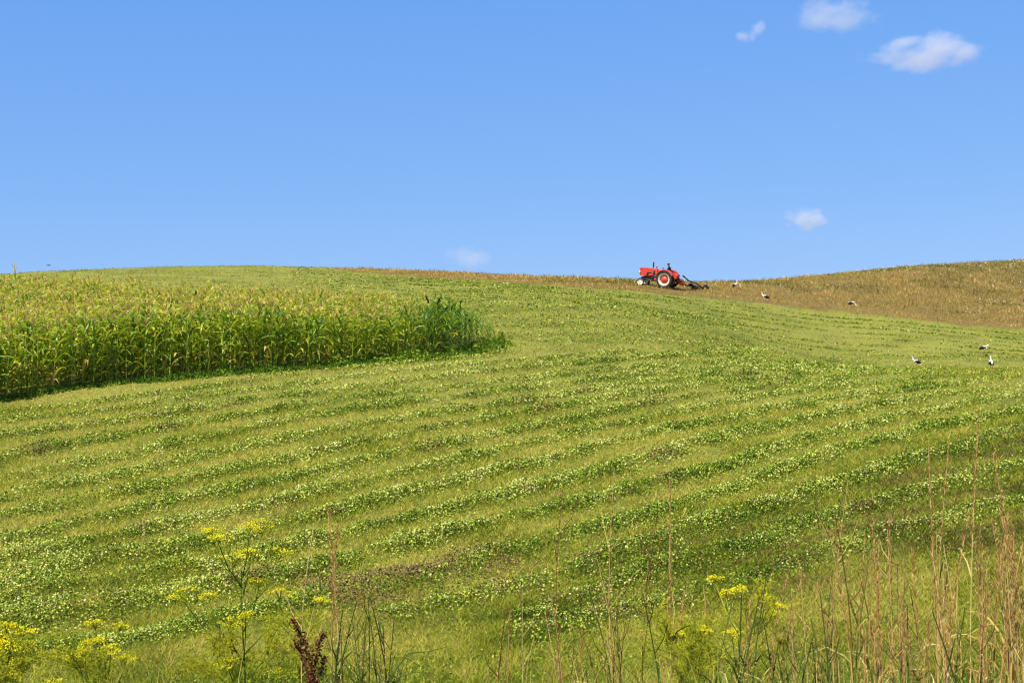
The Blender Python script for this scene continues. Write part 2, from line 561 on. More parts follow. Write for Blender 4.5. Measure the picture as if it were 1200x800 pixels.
def row_dist(X, Y):
    i = np.clip(((X + 36) / 0.25).round().astype(int), 0, _dist.shape[0] - 1); j = np.clip(((Y - 14) / 0.25).round().astype(int), 0, _dist.shape[1] - 1)
    return _dist[i, j]


def build_swaths():
    VV, FF, RR, off = [], [], [], 0
    for key, x, y, L, idx in ROUTES:
        ymean = np.array(y)
        per = (2300 if key in 'jklmnop' else 1500) * np.clip((24 / ymean) ** 1.2, 0.16, 1.4)       # leaves per metre of row
        seg = np.concatenate([np.hypot(np.diff(x), np.diff(y)), [0]])
        cum = np.cumsum(per * seg); n = int(cum[-1])
        if n < 50: continue
        s = np.interp(RNG.random(n) * cum[-1], cum, np.arange(len(x)))
        cx, cy = np.interp(s, np.arange(len(x)), x), np.interp(s, np.arange(len(x)), y)
        tx, ty = np.gradient(x), np.gradient(y); tl = np.hypot(tx, ty); tx, ty = tx / tl, ty / tl
        nx, ny = -np.interp(s, np.arange(len(x)), ty), np.interp(s, np.arange(len(x)), tx)
        arc = np.interp(s, np.arange(len(x)), np.concatenate([[0], np.cumsum(seg[:-1])]))
        lump = fbm(arc / 1.1 + idx * 31.7, arc * 0 + idx * 3.3, 3)
        wig = (fbm(arc / 1.8 + 90, arc * 0 + idx * 7.1, 3) - 0.5) * np.where(cy < 30, 0.95, 0.6)
        hw = 0.27 + 0.48 * lump
        pxr, pyr = project(np.stack([cx, cy, ground(cx, cy, False)], -1))
        fat = np.zeros(n)
        if key in 'jkl': fat = np.clip((330 - pxr) / 120, 0, 1) * 0.9
        if key == 'm': fat = np.clip((pxr - 370) / 40, 0, 1) * np.clip((620 - pxr) / 50, 0, 1) * 1.1
        if key in 'nop': fat = 0.25 * np.ones(n)
        hw = hw * (1 + fat)
        keyfade = {'a': 0.6, 'b': 0.8, 'n': 0.75, 'o': 0.65, 'p': 0.55, 'm': 0.9}.get(key, 1.0)
        hh = (0.06 + 0.33 * lump) * keyfade
        v = RNG.normal(size=n) * 0.55
        hh = hh * (1 + 0.5 * fat)
        lump2 = fbm(X_ / 0.9 + 33, Y_ / 0.9 + idx, 3) if (X_ := cx + nx * v * hw) is not None and (Y_ := cy + ny * v * hw) is not None else 0
        keep = (RNG.random(n) < np.clip(0.80 + (lump - 0.42) * 2.0, 0.25, 1) * keyfade * np.clip(0.5 + (lump2 - 0.42) * 3.5, 0.16, 1))
        # rows die out towards their far right ends
        keep &= RNG.random(n) < np.clip((np.interp(pyr, [405, 440, 470, 500], [800, 1060, 1180, 1500]) - pxr) / 240 + 0.5, 0.05, 1)
        X = cx + nx * (v * hw + wig); Y = cy + ny * (v * hw + wig)
        keep &= ~inside(X, Y, corn_poly)
        dome = np.exp(-(v / 0.62) ** 2)
        Z = ground(X, Y) + RNG.random(n) ** 0.6 * hh * dome + 0.012
        tone = fbm(X / 0.7 + 11, Y / 0.7, 3)
        tone2 = fbm(X / 3.1 + 70, Y / 3.1, 2)
        r = np.clip(0.47 - 0.05 * (cy < 30) + (tone - 0.5) * 0.6 + (tone2 - 0.5) * 0.5 + RNG.normal(size=n) * 0.24, 0.0, 0.76)
        r = np.where(RNG.random(n) < 0.04, 0.82, r)
        brown = RNG.random(n) < np.clip((fbm(X / 1.3 + 5, Y / 1.3 + 8, 3) - 0.64) * 3.0, 0.015, 0.5)
        if key == 'm':
            pile = (pxr > 390) & (pxr < 600); brown |= (RNG.random(n) < np.clip(0.50 + (tone - 0.40) * 3.0, 0.2, 0.9)) & pile; keep = keep | (pile & (RNG.random(n) < 0.55)); brown[~pile & (RNG.random(n) < 0.7)] = False
        if key in 'nop': brown |= RNG.random(n) < 0.10
        r = np.where(brown, 0.88 + RNG.random(n) * 0.12, r)
        P = np.stack([X, Y, Z], -1)[keep]
        sz = (0.028 + 0.030 * RNG.random(len(P)) ** 1.5) * np.clip((P[:, 1] / 24) ** 0.62, 0.85, 2.2)
        V, Fc = leaflets(P, sz)
        VV.append(V); FF.append(Fc + off); RR.append(r[keep]); off += len(V)
    # low loose leaf litter and clover regrowth all over the near field
    X, Y = spread(190000, 17, 62, 1.6)
    fr = fresh_amount(X, Y); mw = meadow_amount(X, Y)
    keep = (RNG.random(len(X)) < np.clip((fr - 0.36) * 1.7, 0.02, 0.8)) & ~inside(X, Y, corn_poly) & (mw < 0.5)
    X, Y, fr = X[keep], Y[keep], fr[keep]
    P = np.stack([X, Y, ground(X, Y) + RNG.random(len(X)) * 0.07 * (0.3 + fr)], -1)
    V, Fc = leaflets(P, (0.03 + 0.03 * RNG.random(len(P))) * np.clip((Y / 24) ** 0.62, 0.8, 2))
    VV.append(V); FF.append(Fc + off); off += len(V)
    r = np.clip(0.36 + RNG.normal(size=len(P)) * 0.16, 0, 0.8); r = np.where(RNG.random(len(P)) < 0.05, 0.85 + 0.15 * RNG.random(len(P)), r)
    RR.append(r)
    # faint thin rows on the upper field, parallel to the edge of the dry meadow
    for k in range(1, 36):
        m = 6800
        X = RNG.uniform(-60, 62, m); Yb = np.interp(X, bx, by, left=by[0], right=by[-1])
        Xl = np.minimum(X, 62)
        # left of the meadow's tip the rows follow the crest
        Yb = np.where(X < bx[0] + 4, by[:40].mean() + (X - bx[0]) * -0.05, Yb)
        Y = Yb - 0.8 - 2.7 * k + (fbm(X / 6 + k * 3.7, X * 0 + k, 3) - 0.5) * 1.0 + RNG.normal(size=m) * 0.26
        ph = RNG.uniform(0, 250); lump = fbm(X / 3.6 + ph, X * 0 + ph * 0.37, 3)
        zz = ground(X, Y, False); px, py = project(np.stack([X, Y, zz], -1))
        lowcut = np.interp(px, [0, 500, 600, 700, 800, 900, 1050, 1200], [330, 380, 402, 410, 412, 415, 420, 420])
        keep = (np.abs(X / np.maximum(Y, 1)) < 0.42) & (Y > 40) & (py < lowcut + 12 * (RNG.random(m) - 0.5)) & (RNG.random(m) < np.clip(0.35 + (lump - 0.42) * 2.6, 0.12, 1))
        keep &= ~inside(X, Y, corn_poly) & (RNG.random(m) < np.clip((px - 330) / 160, 0.0, 1))
        X, Y, lump = X[keep], Y[keep], lump[keep]
        P = np.stack([X, Y, ground(X, Y) + RNG.random(len(X)) * 0.24 * (0.3 + lump) * np.interp(Y, [85, 110], [1, 0.35])], -1)
        V, Fc = leaflets(P, (0.06 + 0.07 * RNG.random(len(P))) * np.clip(Y / 75, 0.8, 1.6))
        VV.append(V); FF.append(Fc + off); off += len(V)
        RR.append(np.clip(0.30 + (lump - 0.5) * 0.4 + RNG.normal(size=len(P)) * 0.26, 0.0, 0.8))
    me = np_mesh('cut_clover', np.concatenate(VV), np.concatenate(FF), CLOVER, np.concatenate(RR))
    link('cut_clover', me, kind='stuff', label='rows of freshly cut clover lying along the slope', cat='cut clover')
    print('clover leaves', off // 4)


build_swaths()


def build_stubble():
    X, Y = spread(640000, 15, 190, 1.45)
    X2, Y2 = spread(520000, 15, 48, 1.5)
    X, Y = np.concatenate([X, X2]), np.concatenate([Y, Y2])
    keep = (meadow_amount(X, Y) < 0.45) & ~inside(X, Y, corn_poly)
    X, Y = X[keep], Y[keep]
    fr = fresh_amount(X, Y)
    sc = np.clip((Y / 22) ** 0.7, 0.8, 4.0)
    n = len(X)
    h = (0.045 + 0.055 * RNG.random(n)) * np.clip((Y / 22) ** 0.45, 0.8, 2.1) * (0.8 + 0.6 * fr)
    wd = (0.007 + 0.010 * RNG.random(n)) * sc
    tuft = fbm(X / (0.16 * sc) + 9, Y / (0.22 * sc), 2)
    h = h * (0.75 + 1.3 * np.clip(tuft * 1.9 - 0.5, 0, 1))
    lean = 0.55 + 0.75 * RNG.random(n)
    P = np.stack([X, Y, ground(X, Y) + 0.004], -1)
    V, Fc = tri_blades(P, h, wd, lean)
    big = fbm(X / 7 + 3, Y / 3.4 + 4, 3)
    streak = fbm(X / 9 + Y / 6, (Y - X * 0.25) / 0.55, 2)
    far = np.clip((Y - 45) / 40, 0, 1)
    r = np.clip(0.56 - 0.34 * fr + (big - 0.5) * 0.35 + (streak - 0.5) * 0.25 + (tuft - 0.5) * 0.45 - 0.10 * far + RNG.normal(size=n) * 0.24, 0, 1)
    rdist = row_dist(X, Y)
    near = Y < 72
    r = np.where(near & (rdist < 3), r + 0.03 + 0.17 * np.clip((rdist - 0.55) / 0.35, -1, 1), r)
    # pass lines of the mower higher up
    ph = (np.interp(X, bx, by, left=by[:40].mean(), right=by[-1]) - Y) / 2.7 + (fbm(X / 8, Y / 8, 2) - 0.5) * 0.8
    r = np.where(rdist > 3, r + 0.13 * np.cos(2 * PI * ph) * np.clip((Y - 50) / 15, 0, 1), r)
    r = r + 0.08 * np.clip((34 - Y) / 8, 0, 1) - 0.18 * np.clip((25 - Y) / 4, 0, 1)
    r = np.clip(r, 0, 1)
    px, py = project(P)
    low = np.clip((py - np.interp(px, [600, 750, 900, 1050, 1200], [680, 630, 575, 530, 490])) / 25, 0, 1) * np.clip((px - 560) / 120, 0, 1)
    st = vnoise(X / 7 + 9, (Y - 0.3 * X) / 0.8)
    low = low * np.clip((np.interp(px, [600, 900, 1200], [745, 715, 660]) - py) / 30, 0, 1)
    br = RNG.random(n) < np.clip(low * 0.85 * np.clip((rdist - 0.45) / 0.3, 0.1, 1) * np.clip((st - 0.15) * 4, 0.3, 1) + 0.03 + 0.20 * np.clip((fbm(X / 2.5 + 60, Y / 1.5, 3) - 0.55) * 5, 0, 1), 0, 0.92)
    r = np.where(low > 0.3, r - 0.16 * low, r).clip(0, 1)
    BROWN = leaf_mat('dead brown stubble', [(0, (0.07, 0.057, 0.013)), (0.5, (0.145, 0.118, 0.026)), (1, (0.28, 0.22, 0.06))], 0.2, 0.85, 0.05)
    me = np_mesh('stubble_grass', V, Fc, [STUBBLE, BROWN], r, br.astype(np.int32))
    link('stubble_grass', me, kind='stuff', label='short mown grass stubble covering the field', cat='grass')
    print('stubble', n)


build_stubble()


def build_meadow():
    n0 = 430000
    Y = RNG.uniform(78, 235, n0); X = RNG.uniform(-0.22, 0.46, n0) * Y
    m = meadow_amount(X, Y)
    keep = (m > 0.5) & (RNG.random(n0) < 0.95)
    X, Y = X[keep], Y[keep]; n = len(X)
    depth = Y - border_y(X)
    cl = fbm(X / 1.2, Y / 1.2 + 30, 3); big = fbm(X / 9 + 12, Y / 9, 3)
    hh = np.clip(0.26 + depth * 0.018, 0.26, 0.46) * (0.45 + 1.0 * np.clip(cl * 1.6 - 0.3, 0, 1))
    h = hh * (0.6 + 0.6 * RNG.random(n))
    h = np.where(RNG.random(n) < 0.003, h * 1.8, h)
    P = np.stack([X, Y, ground(X, Y) - 0.02], -1)
    V, Fc = blades(P, h, (0.014 + 0.032 * RNG.random(n)), 0.40 + 0.90 * RNG.random(n) + 0.35 * np.exp(-np.maximum(depth, 0) / 3), 0.6)
    right = np.clip((X - 22) / 18, 0, 1)
    r = 0.57 + 0.24 * np.exp(-((depth - 2.0) / 1.8) ** 2) + (cl - 0.5) * 0.55 + (big - 0.5) * 0.7 - 0.14 * right * np.clip(depth / 8, 0, 1) - 0.5 * np.clip((fbm(X / 3.5 + 80, Y / 3.5 + 20, 3) - 0.56) * 7, 0, 1) * np.clip(depth / 6, 0, 1) + RNG.normal(size=n) * 0.2 - 0.45 * np.exp(-(np.maximum(depth, 0) / 0.8) ** 2) * (RNG.random(n) < 0.6)
    r = np.clip(r, 0, 1)
    # flatten the degenerate quads into proper triangles-as-quads
    Fc = np.concatenate([Fc[:n], Fc[n:]], 0)
    q = Fc[:n]; t = Fc[n:, :3]
    me = bpy.data.meshes.new('dry_meadow_grass')
    T = np.concatenate([q[:, [0, 1, 2]], q[:, [0, 2, 3]], t], 0)
    me = np_mesh('dry_meadow_grass', V, T, MEADOW, np.concatenate([r, r, r]))
    link('dry_meadow_grass', me, kind='stuff', label='tall tan meadow grass gone dry along the hilltop', cat='grass')
    # pale seed heads and flowers over the meadow
    n0 = 55000
    Y = RNG.uniform(85, 235, n0); X = RNG.uniform(0.02, 0.46, n0) * Y
    cl = fbm(X / 5 + 8, Y / 5, 3); depth = Y - border_y(X)
    keep = (meadow_amount(X, Y) > 0.9) & (depth > 5) & (RNG.random(n0) < np.clip((cl - 0.50) * 5, 0.03, 0.9) * np.clip((X - 8) / 25, 0.05, 1))
    X, Y = X[keep], Y[keep]
    P = np.stack([X, Y, ground(X, Y) + 0.16 + 0.20 * RNG.random(len(X))], -1)
    V, Fc = leaflets(P, 0.07 + 0.16 * RNG.random(len(P)) ** 2)
    fl = leaf_mat('pale meadow flower', [(0, (0.44, 0.37, 0.17)), (1, (0.68, 0.63, 0.42))], 0.3, 0.7, 0.1)
    link('meadow_flowers', np_mesh('meadow_flowers', V, Fc, fl, RNG.random(len(P))), kind='stuff', label='pale flower heads scattered over the dry meadow', cat='wildflowers')


build_meadow()

# ------------------------------------------------------------------ corn
CORN = leaf_mat('corn leaf', [(0.0, (0.035, 0.095, 0.010)), (0.30, (0.12, 0.225, 0.016)), (0.58, (0.32, 0.42, 0.026)), (0.80, (0.58, 0.56, 0.050)), (1.0, (0.60, 0.44, 0.14))], 0.4, 0.40, 0.5)
TASSEL = leaf_mat('corn tassel', [(0.0, (0.34, 0.26, 0.06)), (0.5, (0.52, 0.37, 0.11)), (1.0, (0.66, 0.50, 0.20))], 0.3, 0.7, 0.1)
SEED = leaf_mat('dark seed head', [(0, (0.018, 0.012, 0.008)), (1, (0.06, 0.03, 0.018))], 0.05, 0.8, 0.1)


def corn_plant(kind, seed):
    rd = random.Random(seed)
    mb, tb = MB(), MB()
    H = rd.uniform(1.75, 2.15) if kind == 'corn' else rd.uniform(1.9, 2.4)
    base_r = {'corn': 0.55, 'green': 0.34}[kind]
    lx, ly = rd.uniform(-0.08, 0.08), rd.uniform(-0.08, 0.08)
    st = lambda z: Vector((lx * (z / H) ** 2, ly * (z / H) ** 2, z))
    mb.tube([st(0), st(H * 0.5), st(H * 0.95)], [0.018, 0.014, 0.008], 4, base_r + 0.05, cap=False)
    n = rd.randint(9, 12); a0 = rd.uniform(0, 2 * PI)
    for i in range(n):
        u = i / (n - 1); z = 0.18 + (H - 0.28) * u ** 0.95
        a = a0 + PI * i + rd.uniform(-0.5, 0.5)
        d = Vector((math.cos(a), math.sin(a), 0)); sd_ = Vector((-d.y, d.x, 0))
        L = (0.55 + 0.45 * math.sin(PI * min(1, u * 0.9 + 0.12))) * rd.uniform(0.8, 1.15)
        el = rd.uniform(0.9, 1.25) if kind == 'corn' else rd.uniform(1.0, 1.38)
        pts, wds, p = [], [], st(z)
        K = 5
        for k in range(K + 1):
            t = k / K
            pts.append(p.copy()); wds.append(0.078 * (0.55 + 1.5 * t * (1 - t) * 1.3) * (1 if t < 0.95 else 0.15))
            e = el - (2.3 if kind == 'corn' else 1.9) * t ** 1.3 * rd.uniform(0.8, 1.15)
            p = p + (d * math.cos(e) + Vector((0, 0, 1)) * math.sin(e)) * (L / K)
        r = base_r + rd.uniform(-0.30, 0.26)
        if u < 0.3 and rd.random() < 0.15: r = rd.uniform(0.85, 1.0)
        tw = sd_ + Vector((0, 0, rd.uniform(-0.5, 0.5)))
        mb.strip(pts, wds, tw, 0.35, min(1, max(0, r)))
    if kind == 'corn':
        top = st(H * 0.95)
        for k in range(11):
            a = rd.uniform(0, 2 * PI); s = rd.uniform(0.10, 0.60) if k else 0.0
            d = Vector((math.cos(a) * s, math.sin(a) * s, 1)).normalized()
            L = rd.uniform(0.22, 0.36)
            q = top + Vector((0, 0, 0.05 * rd.random()))
            m2 = q + d * L * 0.6; e = m2 + (d + Vector((d.x, d.y, -0.6))).normalized() * L * 0.4
            tb.strip([q, m2, e], [0.012, 0.024, 0.010], (-d.y - 0.1, d.x + 0.1, 0.1), 0.0, rd.random())
        # ear with its husk
        a = rd.uniform(0, 2 * PI); zc = H * 0.45
        d = Vector((math.cos(a), math.sin(a), 1.6)).normalized()
        mb.tube([st(zc), st(zc) + d * 0.10, st(zc) + d * 0.24], [0.012, 0.030, 0.008], 5, 0.75, cap=False)
    return mb, tb, H


def to_arrays(mb):
    V = np.array(mb.v); q = [f for f in mb.f]
    return V, np.array(q), np.array(mb.r)


def build_corn():
    protos = {'corn': [corn_plant('corn', 100 + i) for i in range(10)], 'green': [corn_plant('green', 300 + i) for i in range(8)]}
    arrs = {k: [(to_arrays(a), to_arrays(b) if b.v else None) for a, b, _ in v] for k, v in protos.items()}
    mesh = {k: [(a.mesh('corn_plant', CORN), b.mesh('tassel', TASSEL) if b.v else None) for a, b, _ in v] for k, v in protos.items()}
    # plants stand in drilled rows parallel to the front edge
    xs = np.array([p[0] for p in corn_poly]); ys = np.array([p[1] for p in corn_poly])
    n0 = 55000
    X = RNG.uniform(xs.min(), xs.max(), n0); Y = RNG.uniform(ys.min(), ys.max(), n0)
    keep = inside(X, Y, corn_poly) & (X / Y > -0.47)
    X, Y = X[keep], Y[keep]
    fd = Y - np.interp(X, cfx, cfy)                      # distance in from the front edge
    # thin to a natural spacing
    cell = 0.46; used = set(); sel = []
    for i in range(len(X)):
        if fd[i] < 0.05: continue
        k = (int(X[i] / cell + 1000), int(Y[i] / cell))
        if k in used: continue
        used.add(k); sel.append(i)
    X, Y, fd = X[sel], Y[sel], fd[sel]
    px, py = project(np.stack([X, Y, ground(X, Y, False)], -1))
    # sorghum-green plants at the right end, tasselled corn elsewhere
    gp = np.clip((px + 40 * (fbm(X / 3, Y / 3, 2) - 0.5) - 440) / 70, 0, 1) * np.clip(1.25 - fd / 12, 0.3, 1)
    gp = np.maximum(gp, 0.18 * (fd < 2.2))
    green = RNG.random(len(X)) < gp
    sc = 0.92 + 0.22 * fbm(X / 4 + 3, Y / 4, 2) * 1.0 + RNG.normal(size=len(X)) * 0.06
    endf = np.clip((600 - px) / 68, 0.22, 1) ** 0.8
    sc = sc * np.where(px > 530, endf, 1) * np.where(green, 0.90, 1)
    sc = sc * (1.0 + 0.20 * np.clip(1 - (fd - 3.0) / 4.0, 0, 1) * np.clip((430 - px) / 150, 0, 1))
    rot = RNG.random(len(X)) * 2 * PI
    var = RNG.integers(0, 8, len(X))
    Z = ground(X, Y)
    # one plant by the skyline at the far left that towers over the rest
    vis = (px > -25) & (px < 600)
    score = np.where(vis, -fd + 4 * (fd < 2.6) * 40 / Y, -1e9)
    order = np.argsort(-score)
    solo = set(order[:290].tolist())
    VV, FF, RR, MM, off = [], [], [], [], 0
    nsolo = 0
    for i in range(len(X)):
        k = 'green' if green[i] else 'corn'
        if i in solo:
            a, b = mesh[k][var[i]]
            o = link('corn_plant', a, None,
                     'bushy dark green corn plant without a tassel at the front edge of the patch' if green[i] else
                     'yellow-green corn plant with a tan tassel at the front edge of the patch',
                     'corn plant', 'green corn plants along the front edge' if green[i] else 'tasselled corn plants along the front edge')
            o.location = (X[i], Y[i], Z[i] - 0.02); o.rotation_euler = (0, 0, rot[i]); o.scale = (sc[i],) * 3
            if b is not None: link('tassel', b, o)
            nsolo += 1
            continue
        ca, sa = math.cos(rot[i]) * sc[i], math.sin(rot[i]) * sc[i]
        M = np.array([[ca, -sa, 0], [sa, ca, 0], [0, 0, sc[i]]])
        for mi, part in enumerate(arrs[k][var[i]]):
            if part is None: continue
            V, Fc, r = part
            VV.append(V @ M.T + np.array([X[i], Y[i], Z[i] - 0.02])); FF.append(Fc + off); off += len(V)
            RR.append(np.clip(r + RNG.normal() * 0.07 + (0.04 if (mi == 0 and fd[i] > 3) else 0), 0, 1)); MM.append(np.full(len(Fc), mi))
    me = np_mesh('corn_stand', np.concatenate(VV), np.concatenate(FF), [CORN, TASSEL], np.concatenate(RR), np.concatenate(MM))
    link('corn_stand', me, kind='stuff', label='dense stand of tasselled corn behind the front plants', cat='corn')
    print('corn', len(X), 'solo', nsolo)

    # plants that stand out: dark drooping seed heads above the leaves, and a lone tall plant against the sky
    def seeded(pxx, pyt, depth_in, label, long):
        base_y = np.interp(pxx, [p[0] for p in CORN_FRONT], [p[1] for p in CORN_FRONT])
        g = on_ground(pxx, base_y); x, y = g[0] * (1 + depth_in / g[1]), g[1] + depth_in
        z = float(ground(x, y)); d = ray(pxx, pyt); H = y * d[2] / d[1] - z
        o = thing('sorghum_plant', label, 'sorghum plant', (x, y, z), random.random() * 6, 'sorghum plants with dark heads')
        a, b, h0 = corn_plant('green', int(pxx))
        for i, v in enumerate(a.v): a.v[i] = (v[0], v[1], v[2] * (H - 0.28) / h0)
        a.obj('stalk', CORN, o)
        s = MB(); t = Vector((0.0, 0, H - 0.32)); L = 0.34 if long else 0.22
        dx = random.choice((-1, 1)) * 0.11
        pts = [t, t + Vector((dx * 0.5, 0, L * 0.5)), t + Vector((dx * 1.2, 0, L * 0.95))]
        s.tube(pts, [0.016, 0.042, 0.018], 7, 0.3)
        for _ in range(70):
            q = Vector(pts[0]).lerp(pts[2], random.random()); w_ = Vector((random.gauss(0, 1), random.gauss(0, 1), random.gauss(0, 0.6))).normalized()
            s.quad(q + w_ * 0.04, w_ * 0.02, w_.orthogonal().normalized() * 0.02, random.random())
        s.obj('seed_head', SEED, o)
    seeded(502, 347, 1.6, 'sorghum plant with a dark head bent left, tallest of the dark-headed cluster', True)
    seeded(512, 349, 1.0, 'sorghum plant with a dark upright head in the middle of the dark-headed cluster', True)
    seeded(521, 356, 0.6, 'short sorghum plant with a brown head, rightmost of the dark-headed cluster', False)
    seeded(228, 341, 16.0, 'lone sorghum plant whose dark head pokes above the pale tassels', True)
    seeded(550, 371, 0.8, 'thin sorghum plant with a small dark tip near the right end of the patch', False)
    # the lone tall corn plant
    pxx, base = 16, 352
    g = on_ground(pxx, base); H = g[1] * (ray(pxx, 309)[2] / ray(pxx, 309)[1]) - g[2]
    a, b, h0 = corn_plant('corn', 5)
    k = (H - 0.55) / h0
    for m_ in (a, b):
        for i, v in enumerate(m_.v): m_.v[i] = (v[0] * 1.2, v[1] * 1.2, v[2] * k)
    o = link('corn_plant', a.mesh('corn_plant', CORN), None, 'tall corn plant whose bare tassel stands against the sky at the far left', 'corn plant', loc=tuple(g))
    tb = MB(); rr_ = random.Random(2)
    for q in range(9):
        t0 = Vector((0, 0, H - 0.62 + 0.03 * q)); d = Vector((rr_.uniform(-0.75, 0.75), rr_.uniform(-0.4, 0.4), 1)).normalized() if q else Vector((0, 0, 1))
        tb.strip([t0, t0 + d * 0.3, t0 + d * 0.5 + Vector((d.x * 0.1, 0, -0.03))], [0.02, 0.034, 0.012], (1, 0.1, 0), 0, rr_.random())
    tb.obj('tassel', TASSEL, o)


build_corn()


def build_fringe():
    """dark low weeds at the foot of the corn"""
    n = 26000
    s = RNG.random(n) ** 0.75
    x = np.interp(s, np.linspace(0, 1, len(cfx)), cfx); y = np.interp(s, np.linspace(0, 1, len(cfy)), cfy)
    dpt = RNG.normal(size=n) * (0.22 + 0.35 * np.clip((s - 0.45) * 2.2, 0, 1)) + 0.02
    right = np.clip((s - 0.45) * 2.2, 0, 1)
    X = x + 0.45 * np.abs(dpt) * (dpt < 0); Y = y + dpt
    clump = fbm(X / 0.9 + 7, Y / 0.9, 3)
    h = (0.03 + 0.55 * RNG.random(n) ** 1.1 * np.clip(clump * 2 - 0.55, 0.05, 1) * (0.25 + 1.0 * right)) * np.exp(-np.clip(-dpt, 0, 9) / 0.9)
    P = np.stack([X, Y, ground(X, Y) + h], -1)
    V, Fc = leaflets(P, 0.07 + 0.09 * RNG.random(n))
    P2 = np.stack([X, Y, ground(X, Y)], -1)[:16000]
    V2, F2 = tri_blades(P2, h[:16000] + 0.14, 0.02 + 0.02 * RNG.random(16000), 0.7 * RNG.random(16000))
    F3 = np.concatenate([Fc[:, [0, 1, 2]], Fc[:, [0, 2, 3]], F2 + len(V)], 0)
    r = np.clip(0.14 + (clump - 0.5) * 0.5 + RNG.normal(size=n) * 0.16 + 0.1 * right, 0, 0.75)
    me = np_mesh('edge_weeds', np.concatenate([V, V2]), F3, CLOVER, np.concatenate([r, r, r[:16000]]))
    link('edge_weeds', me, kind='stuff', label='low dark green weeds along the foot of the corn', cat='weeds')


build_fringe()

# ------------------------------------------------------------------ tractor, driver, mower
RED = solid('red tractor paint', (0.46, 0.040, 0.020), 0.45, 0, 0.18, 5, 0.5, (0.42, 0.06, 0.035))
DARK = solid('black greasy metal and rim shade', (0.018, 0.017, 0.016), 0.5, 0.3, 0.4, 9)
RUBBER = solid('tyre rubber', (0.028, 0.027, 0.026), 0.8, 0, 0.35, 8, 0.2, (0.09, 0.075, 0.05))
CREAM = solid('cream wheel rim', (0.60, 0.53, 0.36), 0.5, 0, 0.1, 6)
ORANGE = solid('orange red enamel', (0.70, 0.13, 0.045), 0.45, 0, 0.15, 7)
STEEL = solid('worn steel', (0.35, 0.33, 0.30), 0.4, 0.8, 0.3, 9)
GLASS = solid('lamp lens', (0.75, 0.75, 0.70), 0.1, 0, 0.05, 4)


PALE_RIM = solid('pale front rim', (0.80, 0.77, 0.64), 0.5, 0, 0.08, 6)


def wheel(name, parent, c, rad, width, rimr, hubr, hubcol, lugs, side):
    """axis along y; side -1 faces the viewer's side of the tractor"""
    root = bpy.data.objects.new(name, None); COL.objects.link(root); root.parent = parent; root.location = c
    w = width / 2
    t = MB()
    t.lathe([(rimr, -w * 0.85), (rimr * 1.08, -w), (rad * 0.90, -w), (rad * 0.965, -w * 0.72), (rad * 0.98, 0), (rad * 0.965, w * 0.72), (rad * 0.90, w), (rimr * 1.08, w), (rimr, w * 0.85), (rimr, -w * 0.85)], n=40)
    for k in range(lugs):
        for sg in (-1, 1):
            a = 2 * PI * (k + (0.25 if sg > 0 else -0.25)) / lugs
            M = Matrix.Rotation(-a, 3, 'Y')
            rot = M @ Matrix.Rotation(sg * 0.7, 3, 'X')
            c_ = M @ Vector((rad * 0.985, sg * w * 0.5, 0))
            t.box(c_, (rad * 0.07, w * 1.15, rad * 0.07), rot, 0.006)
    t.obj('tyre', RUBBER, root, smooth=False)
    r = MB()
    r.lathe([(rimr * 1.03, side * w * 0.98), (rimr * 0.80, side * w * 0.80), (rimr * 0.76, side * w * 0.2), (rimr * 0.70, side * w * 0.1)], n=40)
    r.lathe([(rimr * 1.03, -side * w * 0.98), (rimr * 0.86, -side * w * 0.8), (rimr * 0.80, 0)], n=40)
    r.obj('rim', CREAM if lugs else PALE_RIM, root, smooth=True)
    h = MB()
    h.lathe([(hubr * 1.45, side * w * 0.12), (hubr * 1.4, side * w * 0.25), (hubr, side * w * 0.55), (hubr * 0.9, side * w * 0.75), (0.001, side * w * 0.80)], n=32)
    dsc = MB(); dsc.lathe([(rimr * 0.76, side * w * 0.05), (hubr * 1.3, side * w * 0.10), (0.001, side * w * 0.10)], n=32)
    dsc.obj('wheel_disc', DARK if lugs else hubcol, root, smooth=True)  # rear disc is black to paint in the shade inside the recessed rim
    for k in range(6):
        a = 2 * PI * k / 6
        h.lathe([(0.028, side * w * 0.5), (0.028, side * w * 0.66), (0.001, side * w * 0.66)], (hubr * 1.25 * math.cos(a), 0, hubr * 1.25 * math.sin(a)), 8)
    h.obj('hub', hubcol, root, smooth=True)


